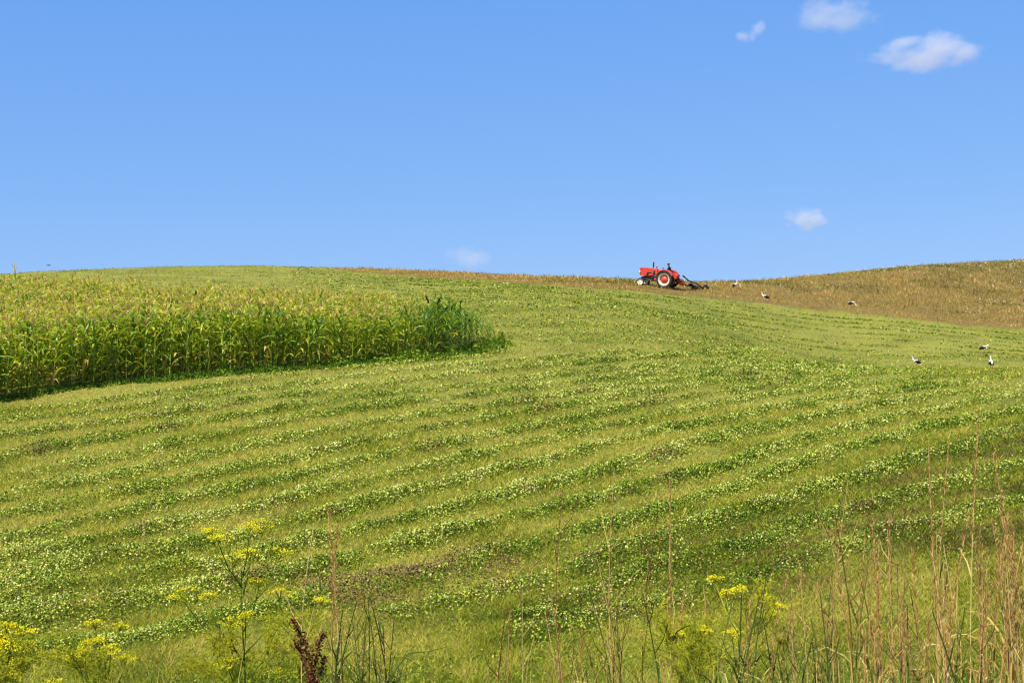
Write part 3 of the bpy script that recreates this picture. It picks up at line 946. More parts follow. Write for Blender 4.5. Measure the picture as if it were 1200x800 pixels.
def build_tractor():
    g = on_ground(781.5, 338.2)
    # heading: forward is local -X; the tractor heads left and a little uphill
    psi = R(27)
    # pitch / roll from the ground's slope under it
    fx, fy = -math.cos(psi), math.sin(psi)
    zf = float(ground(g[0] + 2.3 * fx, g[1] + 2.3 * fy, False)); z0 = float(ground(g[0], g[1], False))
    pitch = math.atan2(zf - z0, 2.3) * 0.75
    t = thing('tractor', 'old red farm tractor with cream wheel rims working along the hilltop', 'tractor', tuple(g + np.array([0, 0, 0.03])))
    lx, ly = math.sin(psi), math.cos(psi)
    roll = math.atan2(float(ground(g[0] + 0.7 * lx, g[1] + 0.7 * ly, False) - ground(g[0] - 0.7 * lx, g[1] - 0.7 * ly, False)), 1.4)
    t.rotation_euler = (roll, pitch, -psi)
    T = t
    wb, tr = 2.28, 0.72
    rr, fr = 0.76, 0.37
    wheel('rear_wheel', T, (0, -tr, rr), rr, 0.38, 0.52, 0.245, RED, 20, -1)
    wheel('rear_wheel', T, (0, tr, rr), rr, 0.38, 0.52, 0.245, RED, 20, 1)
    wheel('front_wheel', T, (-wb, -0.66, fr), fr, 0.20, 0.24, 0.07, PALE_RIM, 0, -1)
    wheel('front_wheel', T, (-wb, 0.66, fr), fr, 0.20, 0.24, 0.07, PALE_RIM, 0, 1)
    b = MB()
    b.prism([(-2.52, 0.92), (-2.56, 1.02), (-2.52, 1.60), (-2.46, 1.66), (-1.30, 1.62), (-0.92, 1.56), (-0.86, 1.18), (-1.2, 1.02), (-1.9, 0.92)], -0.31, 0.31, bevel=0.035)
    b.obj('hood', RED, T)
    b = MB()
    for k in range(9): b.box((-2.565, 0, 1.06 + k * 0.06), (0.03, 0.50, 0.025), None, 0.006)
    b.box((-2.55, 0, 1.30), (0.02, 0.52, 0.58))
    b.obj('grille', DARK, T)
    b = MB()
    for sy in (-1, 1):
        b.prism([(-1.95, 0.98), (-1.85, 1.26), (-1.45, 1.30), (-1.40, 1.22), (-1.66, 1.18), (-1.74, 0.98)], sy * 0.315, sy * 0.322)
        b.prism([(-1.32, 1.02), (-1.28, 1.20), (-1.22, 1.44), (-1.10, 1.46), (-1.08, 1.16), (-1.16, 1.02)], sy * 0.315, sy * 0.322)
    b.obj('side_vent', DARK, T)
    b = MB()
    b.box((-1.55, 0, 0.74), (1.30, 0.40, 0.46), None, 0.04)
    b.box((-1.35, -0.25, 0.80), (0.30, 0.14, 0.24), None, 0.03); b.box((-1.85, 0.24, 0.78), (0.22, 0.12, 0.26), None, 0.03)
    b.tube([(-1.9, -0.22, 0.62), (-1.5, -0.22, 0.60), (-1.1, -0.22, 0.66)], 0.05, 8)
    b.obj('engine_block', DARK, T)
    b = MB(); b.box((-0.98, -0.36, 0.72), (0.28, 0.12, 0.24), None, 0.03); b.obj('battery_box', RED, T)
    b = MB(); b.box((-0.45, 0, 0.80), (1.15, 0.46, 0.52), None, 0.06); b.tube([(0, -0.62, rr), (0, 0.62, rr)], 0.13, 12); b.obj('rear_housing', DARK, T)
    b = MB(); b.tube([(-wb, -0.58, fr + 0.02), (-wb, -0.2, fr + 0.18), (-wb, 0.2, fr + 0.18), (-wb, 0.58, fr + 0.02)], 0.055, 8)
    b.box((-wb, 0, 0.68), (0.34, 0.30, 0.32), None, 0.04)
    b.tube([(-wb + 0.05, -0.5, 0.42), (-1.3, -0.30, 0.62)], 0.025, 6)
    b.obj('front_axle', DARK, T)
    b = MB(); b.tube([(-1.42, -0.05, 1.58), (-1.42, -0.05, 1.72), (-1.40, -0.05, 1.78), (-1.40, -0.05, 2.12), (-1.37, -0.05, 2.20)], [0.035, 0.035, 0.06, 0.06, 0.04], 10)
    b.obj('exhaust_pipe', DARK, T, smooth=True)
    b = MB(); b.tube([(-1.12, 0.08, 1.58), (-1.12, 0.08, 1.76)], 0.05, 8); b.tube([(-1.12, 0.08, 1.76), (-1.12, 0.08, 1.82)], 0.09, 10); b.obj('air_cleaner', RED, T)
    for sy in (-1, 1):
        b = MB()
        prof = []
        V, Fc = [], []
        n = 12
        for k in range(n + 1):
            a = R(28) + R(125) * k / n
            for (yy, r_) in ((sy * 0.46, 0.86), (sy * 0.92, 0.86), (sy * 0.93, 0.80)):
                V.append((r_ * math.cos(a), yy, rr + r_ * math.sin(a)))
        for k in range(n):
            for q in range(2): Fc.append((k * 3 + q, k * 3 + q + 1, k * 3 + 4 + q, k * 3 + 3 + q))
        b.add(V, Fc)
        # inner side skirt
        V = [(0.86 * math.cos(R(28) + R(125) * k / n), sy * 0.46, rr + 0.86 * math.sin(R(28) + R(125) * k / n)) for k in range(n + 1)]
        V += [(0.45 * math.cos(R(28) + R(125) * k / n), sy * 0.46, rr + 0.45 * math.sin(R(28) + R(125) * k / n)) for k in range(n + 1)]
        b.add(V, [(k, k + 1, n + 2 + k, n + 1 + k) for k in range(n)])
        f = b.obj('fender', RED, T)
        sm = f.modifiers.new('thick', 'SOLIDIFY'); sm.thickness = 0.02
        l = MB(); l.lathe([(0.001, 0), (0.06, 0.0), (0.07, 0.05), (0.04, 0.11), (0.001, 0.12)], (0, 0, 0), 14)
        ll = l.obj('headlight', GLASS, T, smooth=True); ll.location = (-2.58, sy * 0.36, 1.25); ll.rotation_euler = (0, 0, -PI / 2)
    b = MB(); b.box((0.18, 0, 1.16), (0.42, 0.46, 0.08), None, 0.03); b.box((0.40, 0, 1.34), (0.07, 0.44, 0.32), None, 0.03); b.box((0.16, 0, 1.02), (0.2, 0.2, 0.22))
    b.obj('seat', DARK, T)
    b = MB(); b.tube([(-0.95, 0, 1.40), (-0.52, 0, 1.56)], 0.022, 6)
    ring = [(-0.52 + 0.19 * math.cos(a) * 0.35, 0.19 * math.sin(a), 1.57 + 0.19 * math.cos(a)) for a in np.linspace(0, 2 * PI, 19)]
    b.tube(ring, 0.016, 6); b.tube([ring[0], (-0.52, 0, 1.57), ring[9]], 0.012, 5)
    b.obj('steering_wheel', DARK, T)
    b = MB(); b.box((-0.72, 0, 1.36), (0.26, 0.44, 0.40), None, 0.04); b.obj('dashboard', RED, T)
    b = MB()
    for sy in (-1, 1): b.box((-0.55, sy * 0.42, 0.66), (0.62, 0.34, 0.05), None, 0.015)
    b.obj('footplate', DARK, T)
    b = MB(); b.box((0.78, 0.10, 1.10), (0.34, 0.62, 0.42), Matrix.Rotation(R(18), 3, 'Y'), 0.04); b.obj('toolbox', RED, T)
    b = MB()
    for sy in (-0.32, 0.32):
        b.tube([(0.15, sy, 0.62), (0.95, sy * 1.2, 0.55)], 0.035, 7); b.tube([(0.30, sy, 1.05), (0.75, sy * 1.1, 0.98), (0.85, sy * 1.2, 0.57)], 0.028, 7)
    b.tube([(0.25, 0, 1.0), (1.02, 0, 0.98)], 0.03, 7)
    b.obj('hitch_arm', ORANGE, T)

    # driver on the seat
    gm = Matrix.Translation(t.location) @ t.rotation_euler.to_matrix().to_4x4()
    hips = Vector((0.12, 0, 1.27))
    J = {'pelvis': hips, 'waist': (0.14, 0, 1.44), 'chest': (0.08, 0, 1.66), 'neck': (0.02, 0, 1.83), 'chin': (-0.02, 0, 1.90), 'head': (-0.03, 0, 2.00), 'crown': (-0.02, 0, 2.10),
         'nose': (-0.135, 0, 1.975)}
    vs = [tuple(J[k]) for k in ('pelvis', 'waist', 'chest', 'neck', 'chin', 'head', 'crown', 'nose')]
    rd = [(0.17, 0.14), (0.16, 0.13), (0.19, 0.13), (0.065, 0.065), (0.075, 0.085), (0.095, 0.105), (0.06, 0.07), 0.018]
    ed = [(0, 1), (1, 2), (2, 3), (3, 4), (4, 5), (5, 6), (5, 7)]
    for sy in (-1, 1):
        b0 = len(vs)
        vs += [(0.07, sy * 0.20, 1.70), (-0.06, sy * 0.27, 1.46), (-0.34, sy * 0.20, 1.52), (-0.46, sy * 0.17, 1.57)]
        rd += [0.075, 0.055, 0.042, 0.045]; ed += [(2, b0), (b0, b0 + 1), (b0 + 1, b0 + 2), (b0 + 2, b0 + 3)]
        b0 = len(vs)
        vs += [(0.08, sy * 0.12, 1.25), (-0.36, sy * 0.17, 1.22), (-0.50, sy * 0.20, 0.80), (-0.66, sy * 0.20, 0.73)]
        rd += [0.10, 0.072, 0.05, 0.045]; ed += [(0, b0), (b0, b0 + 1), (b0 + 1, b0 + 2), (b0 + 2, b0 + 3)]
    me = skin_mesh('person', vs, ed, rd, 0, 2)
    for m_ in (solid('dark work jacket', (0.012, 0.014, 0.022), 0.85, 0, 0.3, 10, 0.1), solid('skin', (0.15, 0.075, 0.045), 0.6, 0, 0.1, 8), solid('dark trousers', (0.02, 0.02, 0.024), 0.85, 0, 0.3, 10, 0.1)):
        me.materials.append(m_)
    for p in me.polygons:
        c = p.center
        p.material_index = 1 if (c.z > 1.84 and abs(c.y) < 0.14) or (c.x < -0.40 and c.z > 1.45) else (2 if c.z < 1.33 else 0)
    o = link('person', me, None, 'person in dark clothes and cap sitting at the wheel of the red tractor', 'person')
    o.matrix_world = gm @ Matrix.Translation((0.02, 0, -0.02)) @ Matrix.Diagonal((1.08, 1.15, 1.04, 1))
    c = MB()
    V, Fc = [], []
    for i in range(5):
        a = i / 4 * PI / 2
        for k in range(12): V.append((-0.02 + 0.112 * math.cos(a) * math.cos(2 * PI * k / 12), 0.10 * math.cos(a) * math.sin(2 * PI * k / 12), 2.03 + 0.10 * math.sin(a)))
    for i in range(4):
        for k in range(12): Fc.append((i * 12 + k, i * 12 + (k + 1) % 12, i * 12 + 12 + (k + 1) % 12, i * 12 + 12 + k))
    c.add(V, Fc); c.box((-0.15, 0, 2.035), (0.10, 0.15, 0.015), None, 0.005)
    c.obj('cap', me.materials[0], o, smooth=True)

    # mounted mower trailing behind
    mw = thing('hay_mower', 'black and orange hay mower with a long arm hitched behind the red tractor', 'mower', tuple(gm @ Vector((1.0, 0, 0.10))))
    gm2 = Matrix.Translation(mw.location)
    rear = gm.to_3x3() @ Vector((1, 0, 0)); rear.z = 0; rear.normalize()
    g2 = on_ground(828, 338.5); rear = Vector((g2[0] - mw.location.x, g2[1] - mw.location.y, 0)); mw.scale = (rear.length / 2.95, 1, 1); rear = rear * (1 / 2.95)
    mw.rotation_euler = (0, 0, math.atan2(rear.y, rear.x))
    dz = lambda x: float(ground(mw.location.x + rear.x * x, mw.location.y + rear.y * x, False)) - mw.location.z
    b = MB(); b.tube([(0, -0.4, 0.55), (0, 0.4, 0.55)], 0.05, 8); b.tube([(0, -0.4, 0.55), (0.05, 0, 1.0), (0, 0.4, 0.55)], 0.045, 8); b.tube([(0.05, 0, 0.98), (0.45, 0.05, 0.55)], 0.04, 8)
    b.obj('hitch_frame', DARK, mw)
    b = MB(); b.box((0.30, -0.02, 0.62), (0.46, 0.40, 0.34), Matrix.Rotation(R(25), 3, 'Y'), 0.05); b.tube([(0.1, 0, 0.45), (0.55, 0, 0.38)], 0.10, 10); b.obj('gearbox', ORANGE, mw)
    b = MB(); zt = dz(2.3)
    b.tube([(0.42, -0.10, 1.18), (1.0, -0.10, 0.86), (1.75, -0.08, zt + 0.42), (2.5, -0.05, zt + 0.16)], [0.06, 0.07, 0.07, 0.06], 8)
    b.tube([(0.30, 0.12, 0.60), (1.1, 0.12, 0.45), (2.2, 0.1, zt + 0.20)], 0.06, 8)
    b.box((1.35, 0.0, 0.58), (0.30, 0.35, 0.12), Matrix.Rotation(R(28), 3, 'Y'), 0.02)
    b.obj('boom_arm', DARK, mw)
    b = MB(); b.tube([(0.55, -0.22, 1.02), (1.25, -0.22, 0.62)], 0.03, 7); b.tube([(1.25, -0.22, 0.62), (1.6, -0.22, zt + 0.42)], 0.018, 6); b.obj('hydraulic_ram', STEEL, mw)
    b = MB(); b.box((2.25, 0.0, zt + 0.16), (1.75, 0.16, 0.10), Matrix.Rotation(math.atan2(-(dz(2.9) - dz(1.6)), 1.3), 3, 'Y'), 0.02)
    b.obj('cutter_bar', DARK, mw)
    for xx in (1.72, 2.88):
        b = MB(); V = []
        z_ = dz(xx)
        b.add([(xx + 0.24 * math.cos(a) * f, 0.24 * math.sin(a) * f, z_ + h) for f, h in ((0.9, 0.02), (1, 0.08), (0.8, 0.26), (0.55, 0.36), (0.1, 0.38)) for a in np.linspace(0, 2 * PI, 17)[:16]],
              [(i * 16 + k, i * 16 + (k + 1) % 16, i * 16 + 16 + (k + 1) % 16, i * 16 + 16 + k) for i in range(4) for k in range(16)])
        b.obj('cutting_drum', DARK, mw, smooth=True)
    b = MB(); b.box((2.55, 0.03, zt + 0.30), (0.20, 0.10, 0.16), None, 0.02); b.obj('drive_cover', ORANGE, mw)


build_tractor()

# ------------------------------------------------------------------ storks and other birds
WHITE = solid('white plumage', (0.80, 0.79, 0.76), 0.8, 0, 0.06, 14, 0.1)
BLACK = solid('black flight feathers', (0.012, 0.012, 0.014), 0.6, 0, 0.3, 14, 0.2)
REDLEG = solid('red legs and bill', (0.50, 0.10, 0.05), 0.5, 0, 0.15, 10)


def stork(px, py, head_up, yaw, label, sink=0.0, scale=1.0, lean=0.0):
    """local +x is forward; neck either raised or reaching down"""
    vs = [(-0.10, 0, 0.60), (0.06, 0, 0.64), (0.17, 0, 0.68), (-0.28, 0, 0.56), (-0.42, 0, 0.52)]
    rd = [(0.115, 0.125), (0.115, 0.13), (0.07, 0.08), (0.08, 0.07), (0.03, 0.02)]
    ed = [(0, 1), (1, 2), (0, 3), (3, 4)]
    if head_up == 1: nk = [(0.24, 0, 0.78), (0.25, 0, 0.90), (0.27, 0, 1.00), (0.31, 0, 1.03), (0.40, 0, 1.00), (0.52, 0, 0.95)]
    elif head_up == 2: nk = [(0.26, 0, 0.74), (0.34, 0, 0.80), (0.42, 0, 0.84), (0.47, 0, 0.84), (0.55, 0, 0.78), (0.62, 0, 0.70)]
    else: nk = [(0.28, 0, 0.62), (0.36, 0, 0.48), (0.42, 0, 0.36), (0.45, 0, 0.32), (0.49, 0, 0.22), (0.53, 0, 0.10)]
    b0 = len(vs); vs += nk; rd += [0.05, 0.04, 0.04, 0.045, 0.018, 0.006]
    ed += [(2, b0)] + [(b0 + i, b0 + i + 1) for i in range(5)]
    legs = []
    for sy in (-1, 1):
        b0 = len(vs); st = sy * 0.06
        vs += [(-0.06, sy * 0.06, 0.50), (-0.02 + st, sy * 0.06, 0.38), (-0.04 + st * 1.5, sy * 0.06, 0.19), (-0.03 + st * 2, sy * 0.06, 0.012), (0.05 + st * 2, sy * 0.06, 0.010)]
        rd += [0.045, 0.016, 0.012, 0.010, 0.010]; ed += [(0, b0)] + [(b0 + i, b0 + i + 1) for i in range(4)]
    me = skin_mesh('stork', vs, ed, rd, 0, 2)
    for m_ in (WHITE, BLACK, REDLEG): me.materials.append(m_)
    hx, hz = nk[3][0], nk[3][2]
    for p in me.polygons:
        c = p.center
        if c.z < 0.40 and abs(c.y) < 0.10 and c.x < 0.22: k = 2
        elif c.x > nk[3][0] + 0.035: k = 2
        else: k = 0
        p.material_index = k
    g = on_ground(px, py)
    o = link('stork', me, None, label, 'stork', 'white storks foraging on the hill')
    o.location = (g[0], g[1], g[2] - sink); o.rotation_euler = (0, lean, yaw); o.scale = (scale,) * 3
    for sy in (-1, 1):
        w_ = MB()
        V, Fc = [], []; n = 8
        for i in range(n + 1):
            u = i / n; x = 0.10 - 0.62 * u
            half = 0.15 * math.sin(PI * min(1, (u * 0.86 + 0.12))) ** 0.8
            zc = 0.635 - 0.16 * u
            for k in range(5):
                v = k / 4 * 2 - 1
                V.append((x, sy * (0.145 * (1 - 0.55 * u) * math.sqrt(max(0, 1 - (v * 0.75) ** 2)) + 0.012), zc + v * half))
        for i in range(n):
            for k in range(4): Fc.append((i * 5 + k, i * 5 + k + 1, i * 5 + 6 + k, i * 5 + 5 + k))
        w_.add(V, Fc)
        wo_ = w_.obj('wing', [BLACK, WHITE], o, smooth=True)
        for p in wo_.data.polygons: p.material_index = 1 if (p.center.z > 0.655 and p.center.x > -0.14) else 0
        sm = wo_.modifiers.new('thick', 'SOLIDIFY'); sm.thickness = 0.02


stork(1073, 431, 1, R(195), 'white stork facing left with neck upright, left of the pair on the mown grass', scale=0.74)
stork(1153.5, 414.5, 2, R(15), 'white stork leaning its neck to the right beside a small black form', scale=0.78)
stork(1162, 436, 1, R(80), 'white stork seen from behind with folded black wings, lowest on the slope', scale=0.78)
stork(896, 354, 1, R(190), 'white stork standing upright at the edge of the dry meadow', scale=0.86)
stork(862, 338.5, 1, R(-62), 'white stork half hidden in dry grass right of the tractor', sink=0.16, scale=0.95)
stork(999, 360.5, 0, R(10), 'white stork bending down in the dry meadow edge so mostly its black wing shows', sink=0.10, scale=0.8)


def black_bird_shape():  # low solid black form below the stork, modelled in a bird's outline
    vs = [(0, 0, 0.16), (0.10, 0, 0.17), (0.17, 0, 0.15), (0.21, 0, 0.12), (0.28, 0, 0.07), (-0.12, 0, 0.15), (-0.28, 0, 0.13)]
    rd = [(0.085, 0.08), (0.075, 0.07), 0.045, 0.045, 0.008, (0.06, 0.05), (0.04, 0.012)]
    ed = [(0, 1), (1, 2), (2, 3), (3, 4), (0, 5), (5, 6)]
    for sy in (-1, 1):
        b0 = len(vs); vs += [(0, sy * 0.035, 0.09), (0.01, sy * 0.035, 0.008), (0.05, sy * 0.035, 0.006)]; rd += [0.018, 0.009, 0.008]; ed += [(0, b0), (b0, b0 + 1), (b0 + 1, b0 + 2)]
    me = skin_mesh('black_bird_shape', vs, ed, rd, 0, 2); me.materials.append(BLACK)
    g = on_ground(1155, 418.5)
    o = link('black_bird_shape', me, None, 'small black bird-shaped form low on the grass below the right-hand stork', 'bird', loc=(g[0], g[1], g[2] + 0.03)); o.rotation_euler = (0, 0, R(5)); o.scale = (0.85,) * 3


black_bird_shape()


def flyer():
    d = ray(57, 311); Y = 150; k = Y / d[1]
    vs = [(0, 0, 0), (0.12, 0, 0.01), (0.19, 0, 0.02), (0.25, 0, 0.01), (-0.14, 0, 0), (-0.26, 0, 0)]
    rd = [(0.055, 0.05), 0.045, 0.035, 0.006, 0.035, (0.05, 0.01)]
    ed = [(0, 1), (1, 2), (2, 3), (0, 4), (4, 5)]
    for sy in (-1, 1):
        b0 = len(vs); vs += [(0.04, sy * 0.12, 0.03), (0.03, sy * 0.26, 0.06), (-0.08, sy * 0.42, 0.03)]; rd += [(0.07, 0.015), (0.06, 0.010), (0.02, 0.004)]; ed += [(0, b0), (b0, b0 + 1), (b0 + 1, b0 + 2)]
    me = skin_mesh('flying_bird', vs, ed, rd, 0, 1); me.materials.append(BLACK)
    o = link('flying_bird', me, None, 'tiny dark bird flying just above the skyline at the left', 'bird', loc=(d[0] * k, Y, d[2] * k)); o.rotation_euler = (R(8), 0, R(30))


flyer()

# ------------------------------------------------------------------ clouds: small drifting bodies of vapour
def cloud(px, py, wpx, hpx, dist, label, dens, seed, tilt=0.0, lobes=((0, 0, 1, 1),)):
    d = ray(px, py); k = dist / d[1]; c = d * k
    m, nt, out = new_mat('cloud vapour')
    tc = nt.nodes.new('ShaderNodeTexCoord')
    n1 = nt.nodes.new('ShaderNodeTexNoise'); n1.inputs['Scale'].default_value = 1.5; n1.inputs['Detail'].default_value = 5; n1.inputs['Roughness'].default_value = 0.6
    mp = nt.nodes.new('ShaderNodeMapping'); mp.inputs['Location'].default_value = (seed * 3.1, seed * 1.7, seed)
    mp.inputs['Scale'].default_value = (1.5, 1, 0.9)
    nt.links.new(tc.outputs['Object'], mp.inputs[0]); nt.links.new(mp.outputs[0], n1.inputs['Vector'])
    ln = nt.nodes.new('ShaderNodeVectorMath'); ln.operation = 'LENGTH'; nt.links.new(tc.outputs['Object'], ln.inputs[0])

    def mth(op, a, b):
        x = nt.nodes.new('ShaderNodeMath'); x.operation = op
        for i, v in enumerate((a, b)):
            if isinstance(v, (int, float)): x.inputs[i].default_value = v
            else: nt.links.new(v, x.inputs[i])
        return x.outputs[0]
    fall = None
    for lx, lz, rx, rz in lobes:
        q = nt.nodes.new('ShaderNodeMapping'); q.vector_type = 'TEXTURE'; q.inputs['Location'].default_value = (lx, 0, lz); q.inputs['Scale'].default_value = (rx, 0.9, rz)
        nt.links.new(tc.outputs['Object'], q.inputs[0])
        l2 = nt.nodes.new('ShaderNodeVectorMath'); l2.operation = 'LENGTH'; nt.links.new(q.outputs[0], l2.inputs[0])
        f = mth('SUBTRACT', 0.80, l2.outputs['Value'])
        fall = f if fall is None else mth('MAXIMUM', fall, f)
    nz = mth('MULTIPLY', mth('SUBTRACT', n1.outputs['Fac'], 0.5), 2.3)
    v = mth('MAXIMUM', mth('ADD', fall, nz), 0.0)
    edge = mth('MAXIMUM', mth('MULTIPLY', mth('SUBTRACT', 0.98, ln.outputs['Value']), 4.0), 0.0)
    v = mth('MULTIPLY', mth('MINIMUM', v, 0.6), mth('MINIMUM', edge, 1.0))
    sx, sz = wpx / 2 / F * dist, hpx / 2 / F * dist
    v = mth('MULTIPLY', v, dens / sx)
    pv = nt.nodes.new('ShaderNodeVolumePrincipled'); pv.inputs['Color'].default_value = (0.86, 0.84, 0.86, 1); pv.inputs['Anisotropy'].default_value = 0.0
    nt.links.new(v, pv.inputs['Density']); nt.links.new(pv.outputs[0], out.inputs['Volume'])
    bm = bmesh.new(); bmesh.ops.create_icosphere(bm, subdivisions=4, radius=1.0)
    me = bpy.data.meshes.new('cloud'); bm.to_mesh(me); bm.free(); me.materials.append(m)
    o = link('cloud', me, None, label, 'cloud', 'small clouds in the blue sky', loc=tuple(c)); o.scale = (sx, sx * 0.7, sz); o.rotation_euler = (0, tilt, 0)


cloud(985, 18, 150, 56, 2400, 'flat pale cloud at the top edge of the sky', 1.9, 1, 0.0, ((0.0, -0.22, 0.92, 0.52), (-0.15, 0.25, 0.62, 0.5)))
cloud(1078, 60, 170, 64, 2200, 'largest and brightest white cloud, low hump over a flat base', 3.2, 2, 0.0, ((0.36, 0.02, 0.50, 0.72), (-0.12, -0.28, 0.80, 0.45), (0.62, -0.10, 0.42, 0.55), (-0.30, 0.25, 0.30, 0.28)))
cloud(881, 38, 58, 38, 2300, 'small faint wisp of cloud left of the larger ones', 1.3, 3, 0.0, ((0.28, 0.22, 0.38, 0.72), (-0.25, -0.28, 0.62, 0.42)))
cloud(946, 257, 70, 36, 2600, 'small round white cloud alone in mid sky above the hilltop', 2.1, 4)
cloud(549, 303, 74, 36, 2800, 'faint cloud puff just above the skyline left of the tractor', 1.0, 5)
S.cycles.volume_step_rate = 0.6; S.cycles.volume_max_steps = 256

# ------------------------------------------------------------------ roadside plants in the foreground
YELLOW = leaf_mat('yellow umbel flower', [(0, (0.42, 0.47, 0.015)), (0.6, (0.66, 0.60, 0.015)), (1, (0.78, 0.52, 0.02))], 0.35, 0.7, 0.1)
FGREEN = leaf_mat('fennel green', [(0, (0.045, 0.080, 0.010)), (0.5, (0.24, 0.29, 0.018)), (1, (0.55, 0.52, 0.030))], 0.35, 0.7, 0.08)
DRY = leaf_mat('dry straw', [(0, (0.17, 0.085, 0.025)), (0.35, (0.40, 0.235, 0.060)), (0.7, (0.56, 0.40, 0.12)), (1, (0.70, 0.56, 0.24))], 0.3, 0.7, 0.15)
PLUME = leaf_mat('dry grass plume', [(0, (0.26, 0.115, 0.040)), (0.5, (0.54, 0.31, 0.105)), (1, (0.76, 0.56, 0.24))], 0.5, 0.8, 0.1)
DOCK = leaf_mat('dock seed', [(0, (0.030, 0.012, 0.006)), (0.6, (0.13, 0.045, 0.018)), (1, (0.26, 0.11, 0.05))], 0.15, 0.8, 0.1)
WEED = leaf_mat('dark weed green', [(0, (0.022, 0.040, 0.010)), (0.5, (0.055, 0.095, 0.018)), (1, (0.19, 0.23, 0.03))], 0.35, 0.7, 0.08)


def at(px, py, Y):
    d = ray(px, py); return Vector((Y * d[0] / d[1], Y, Y * d[2] / d[1]))


def foot(px, Y):
    """where a plant that leaves the bottom of the frame at px is rooted"""
    p = at(px, 800, Y); return Vector((p.x, Y, float(ground(p.x, Y))))


def umbel(mb, c, up, rad, rd, dens=1.0):
    up = Vector(up).normalized(); a = up.orthogonal().normalized(); b = up.cross(a)
    hub = Vector(c) - up * rad * 0.75
    for k in range(int(22 * dens)):
        q = rd.uniform(0, 2 * PI); r_ = rad * math.sqrt(rd.random())
        e = Vector(c) + (a * math.cos(q) + b * math.sin(q)) * r_ - up * (r_ * r_ / rad) * 0.35 + up * rd.uniform(-0.006, 0.006)
        mb.tube([hub, e], 0.0009, 3, rd.uniform(0.4, 0.9), 1, cap=False)
        for _ in range(8):
            o = e + Vector((rd.gauss(0, 1), rd.gauss(0, 1), rd.gauss(0, 0.35))) * 0.0085
            u = Vector((rd.gauss(0, 1), rd.gauss(0, 1), rd.gauss(0, 0.5))).normalized(); v = u.orthogonal().normalized()
            mb.quad(o, u * 0.0028, v * 0.0028, rd.random(), 0)


def feather(mb, p, d, L, rd):
    """thread-like fennel leaf: a midrib with branching filaments"""
    d = Vector(d).normalized(); pts = [Vector(p)]
    for k in range(5): pts.append(pts[-1] + (d + Vector((0, 0, 0.25 - 0.18 * k))).normalized() * L / 5)
    r0 = rd.uniform(0.55, 1.0)
    mb.tube(pts, [0.0014, 0.0013, 0.0012, 0.001, 0.0008, 0.0006], 3, 0.5, cap=False)
    for k in range(1, 6):
        for _ in range(7):
            s = Vector((rd.gauss(0, 1), rd.gauss(0, 1), rd.gauss(0.3, 0.7))).normalized()
            q = pts[k] + (d * 0.5 + s) * L * 0.13; mb.tube([pts[k], q], 0.0008, 3, min(1, r0 + rd.uniform(-0.2, 0.2)), cap=False)
            for _ in range(3):
                s2 = Vector((rd.gauss(0, 1), rd.gauss(0, 1), rd.gauss(0.2, 0.7))).normalized(); mb.tube([q, q + s2 * L * 0.085], 0.0007, 3, min(1, r0 + rd.uniform(-0.2, 0.2)), cap=False)


def fennel(px_base, Y, stem_top, umbels, label, seed, leafy=8, dark=True, leaf_boxes=()):
    rd = random.Random(seed)
    root = foot(px_base, Y)
    o = thing('fennel_plant', label, 'fennel plant', tuple(root), 0, 'yellow-flowered fennel plants on the verge')
    L = lambda v: Vector(v) - root
    top = at(*stem_top, Y)
    sm = MB(); n = 7
    mid = [root.lerp(top, k / n) + Vector((math.sin(k * 1.3 + seed) * 0.006, 0, 0)) for k in range(n + 1)]
    sm.tube([L(p) for p in mid], [0.0055 - 0.0035 * k / n for k in range(n + 1)], 6, 0.15 if dark else 0.6)
    heads = []
    for (ux, uy, uw, dy) in umbels:
        c = at(ux, uy, Y + dy); rad = uw / 2 / F * (Y + dy)
        # leave the stem somewhere below the umbel
        zt = c.z - max(0.10, 0.55 * (top - root).length * 0.35) - abs(c.x - top.x) * 0.5
        f = min(0.97, max(0.15, (zt - root.z) / (top.z - root.z)))
        p0 = root.lerp(top, f); hub = c - Vector((0, 0, rad * 0.75))
        m1 = p0.lerp(hub, 0.5) + Vector(((hub.x - p0.x) * 0.12, 0, -0.01))
        sm.tube([L(p0), L(m1), L(hub)], [0.003, 0.0024, 0.0017], 5, 0.2 if dark else 0.65, cap=False)
        heads.append((c, rad, (hub - m1).normalized() + Vector((0, 0, 1.2))))
    sm.obj('stem', FGREEN, o)
    for c, rad, up in heads:
        u = MB(); umbel(u, L(c), up, rad, rd); u.obj('flower_umbel', [YELLOW, FGREEN], o)
    if leafy:
        for k in range(leafy):
            lf = MB()
            f = rd.uniform(0.25, 0.85); p = root.lerp(top, f); a = rd.uniform(0, 2 * PI)
            if leaf_boxes:
                bx_ = leaf_boxes[k % len(leaf_boxes)]; q = at(rd.uniform(bx_[0], bx_[2]), rd.uniform(bx_[1], bx_[3]), Y + rd.uniform(-0.15, 0.15))
                d = q - p
                lf.tube([L(p), L(p.lerp(q, 0.6))], 0.0016, 4, 0.7, cap=False)
                for _ in range(3): feather(lf, L(p.lerp(q, rd.uniform(0.45, 0.8))), d.normalized() + Vector((rd.gauss(0, .4), rd.gauss(0, .4), rd.gauss(0, .4))), 0.16, rd)
            else:
                for _ in range(2): feather(lf, L(p), (math.cos(a), math.sin(a), 0.5), rd.uniform(0.14, 0.24), rd)
            lf.obj('leaf', FGREEN, o)


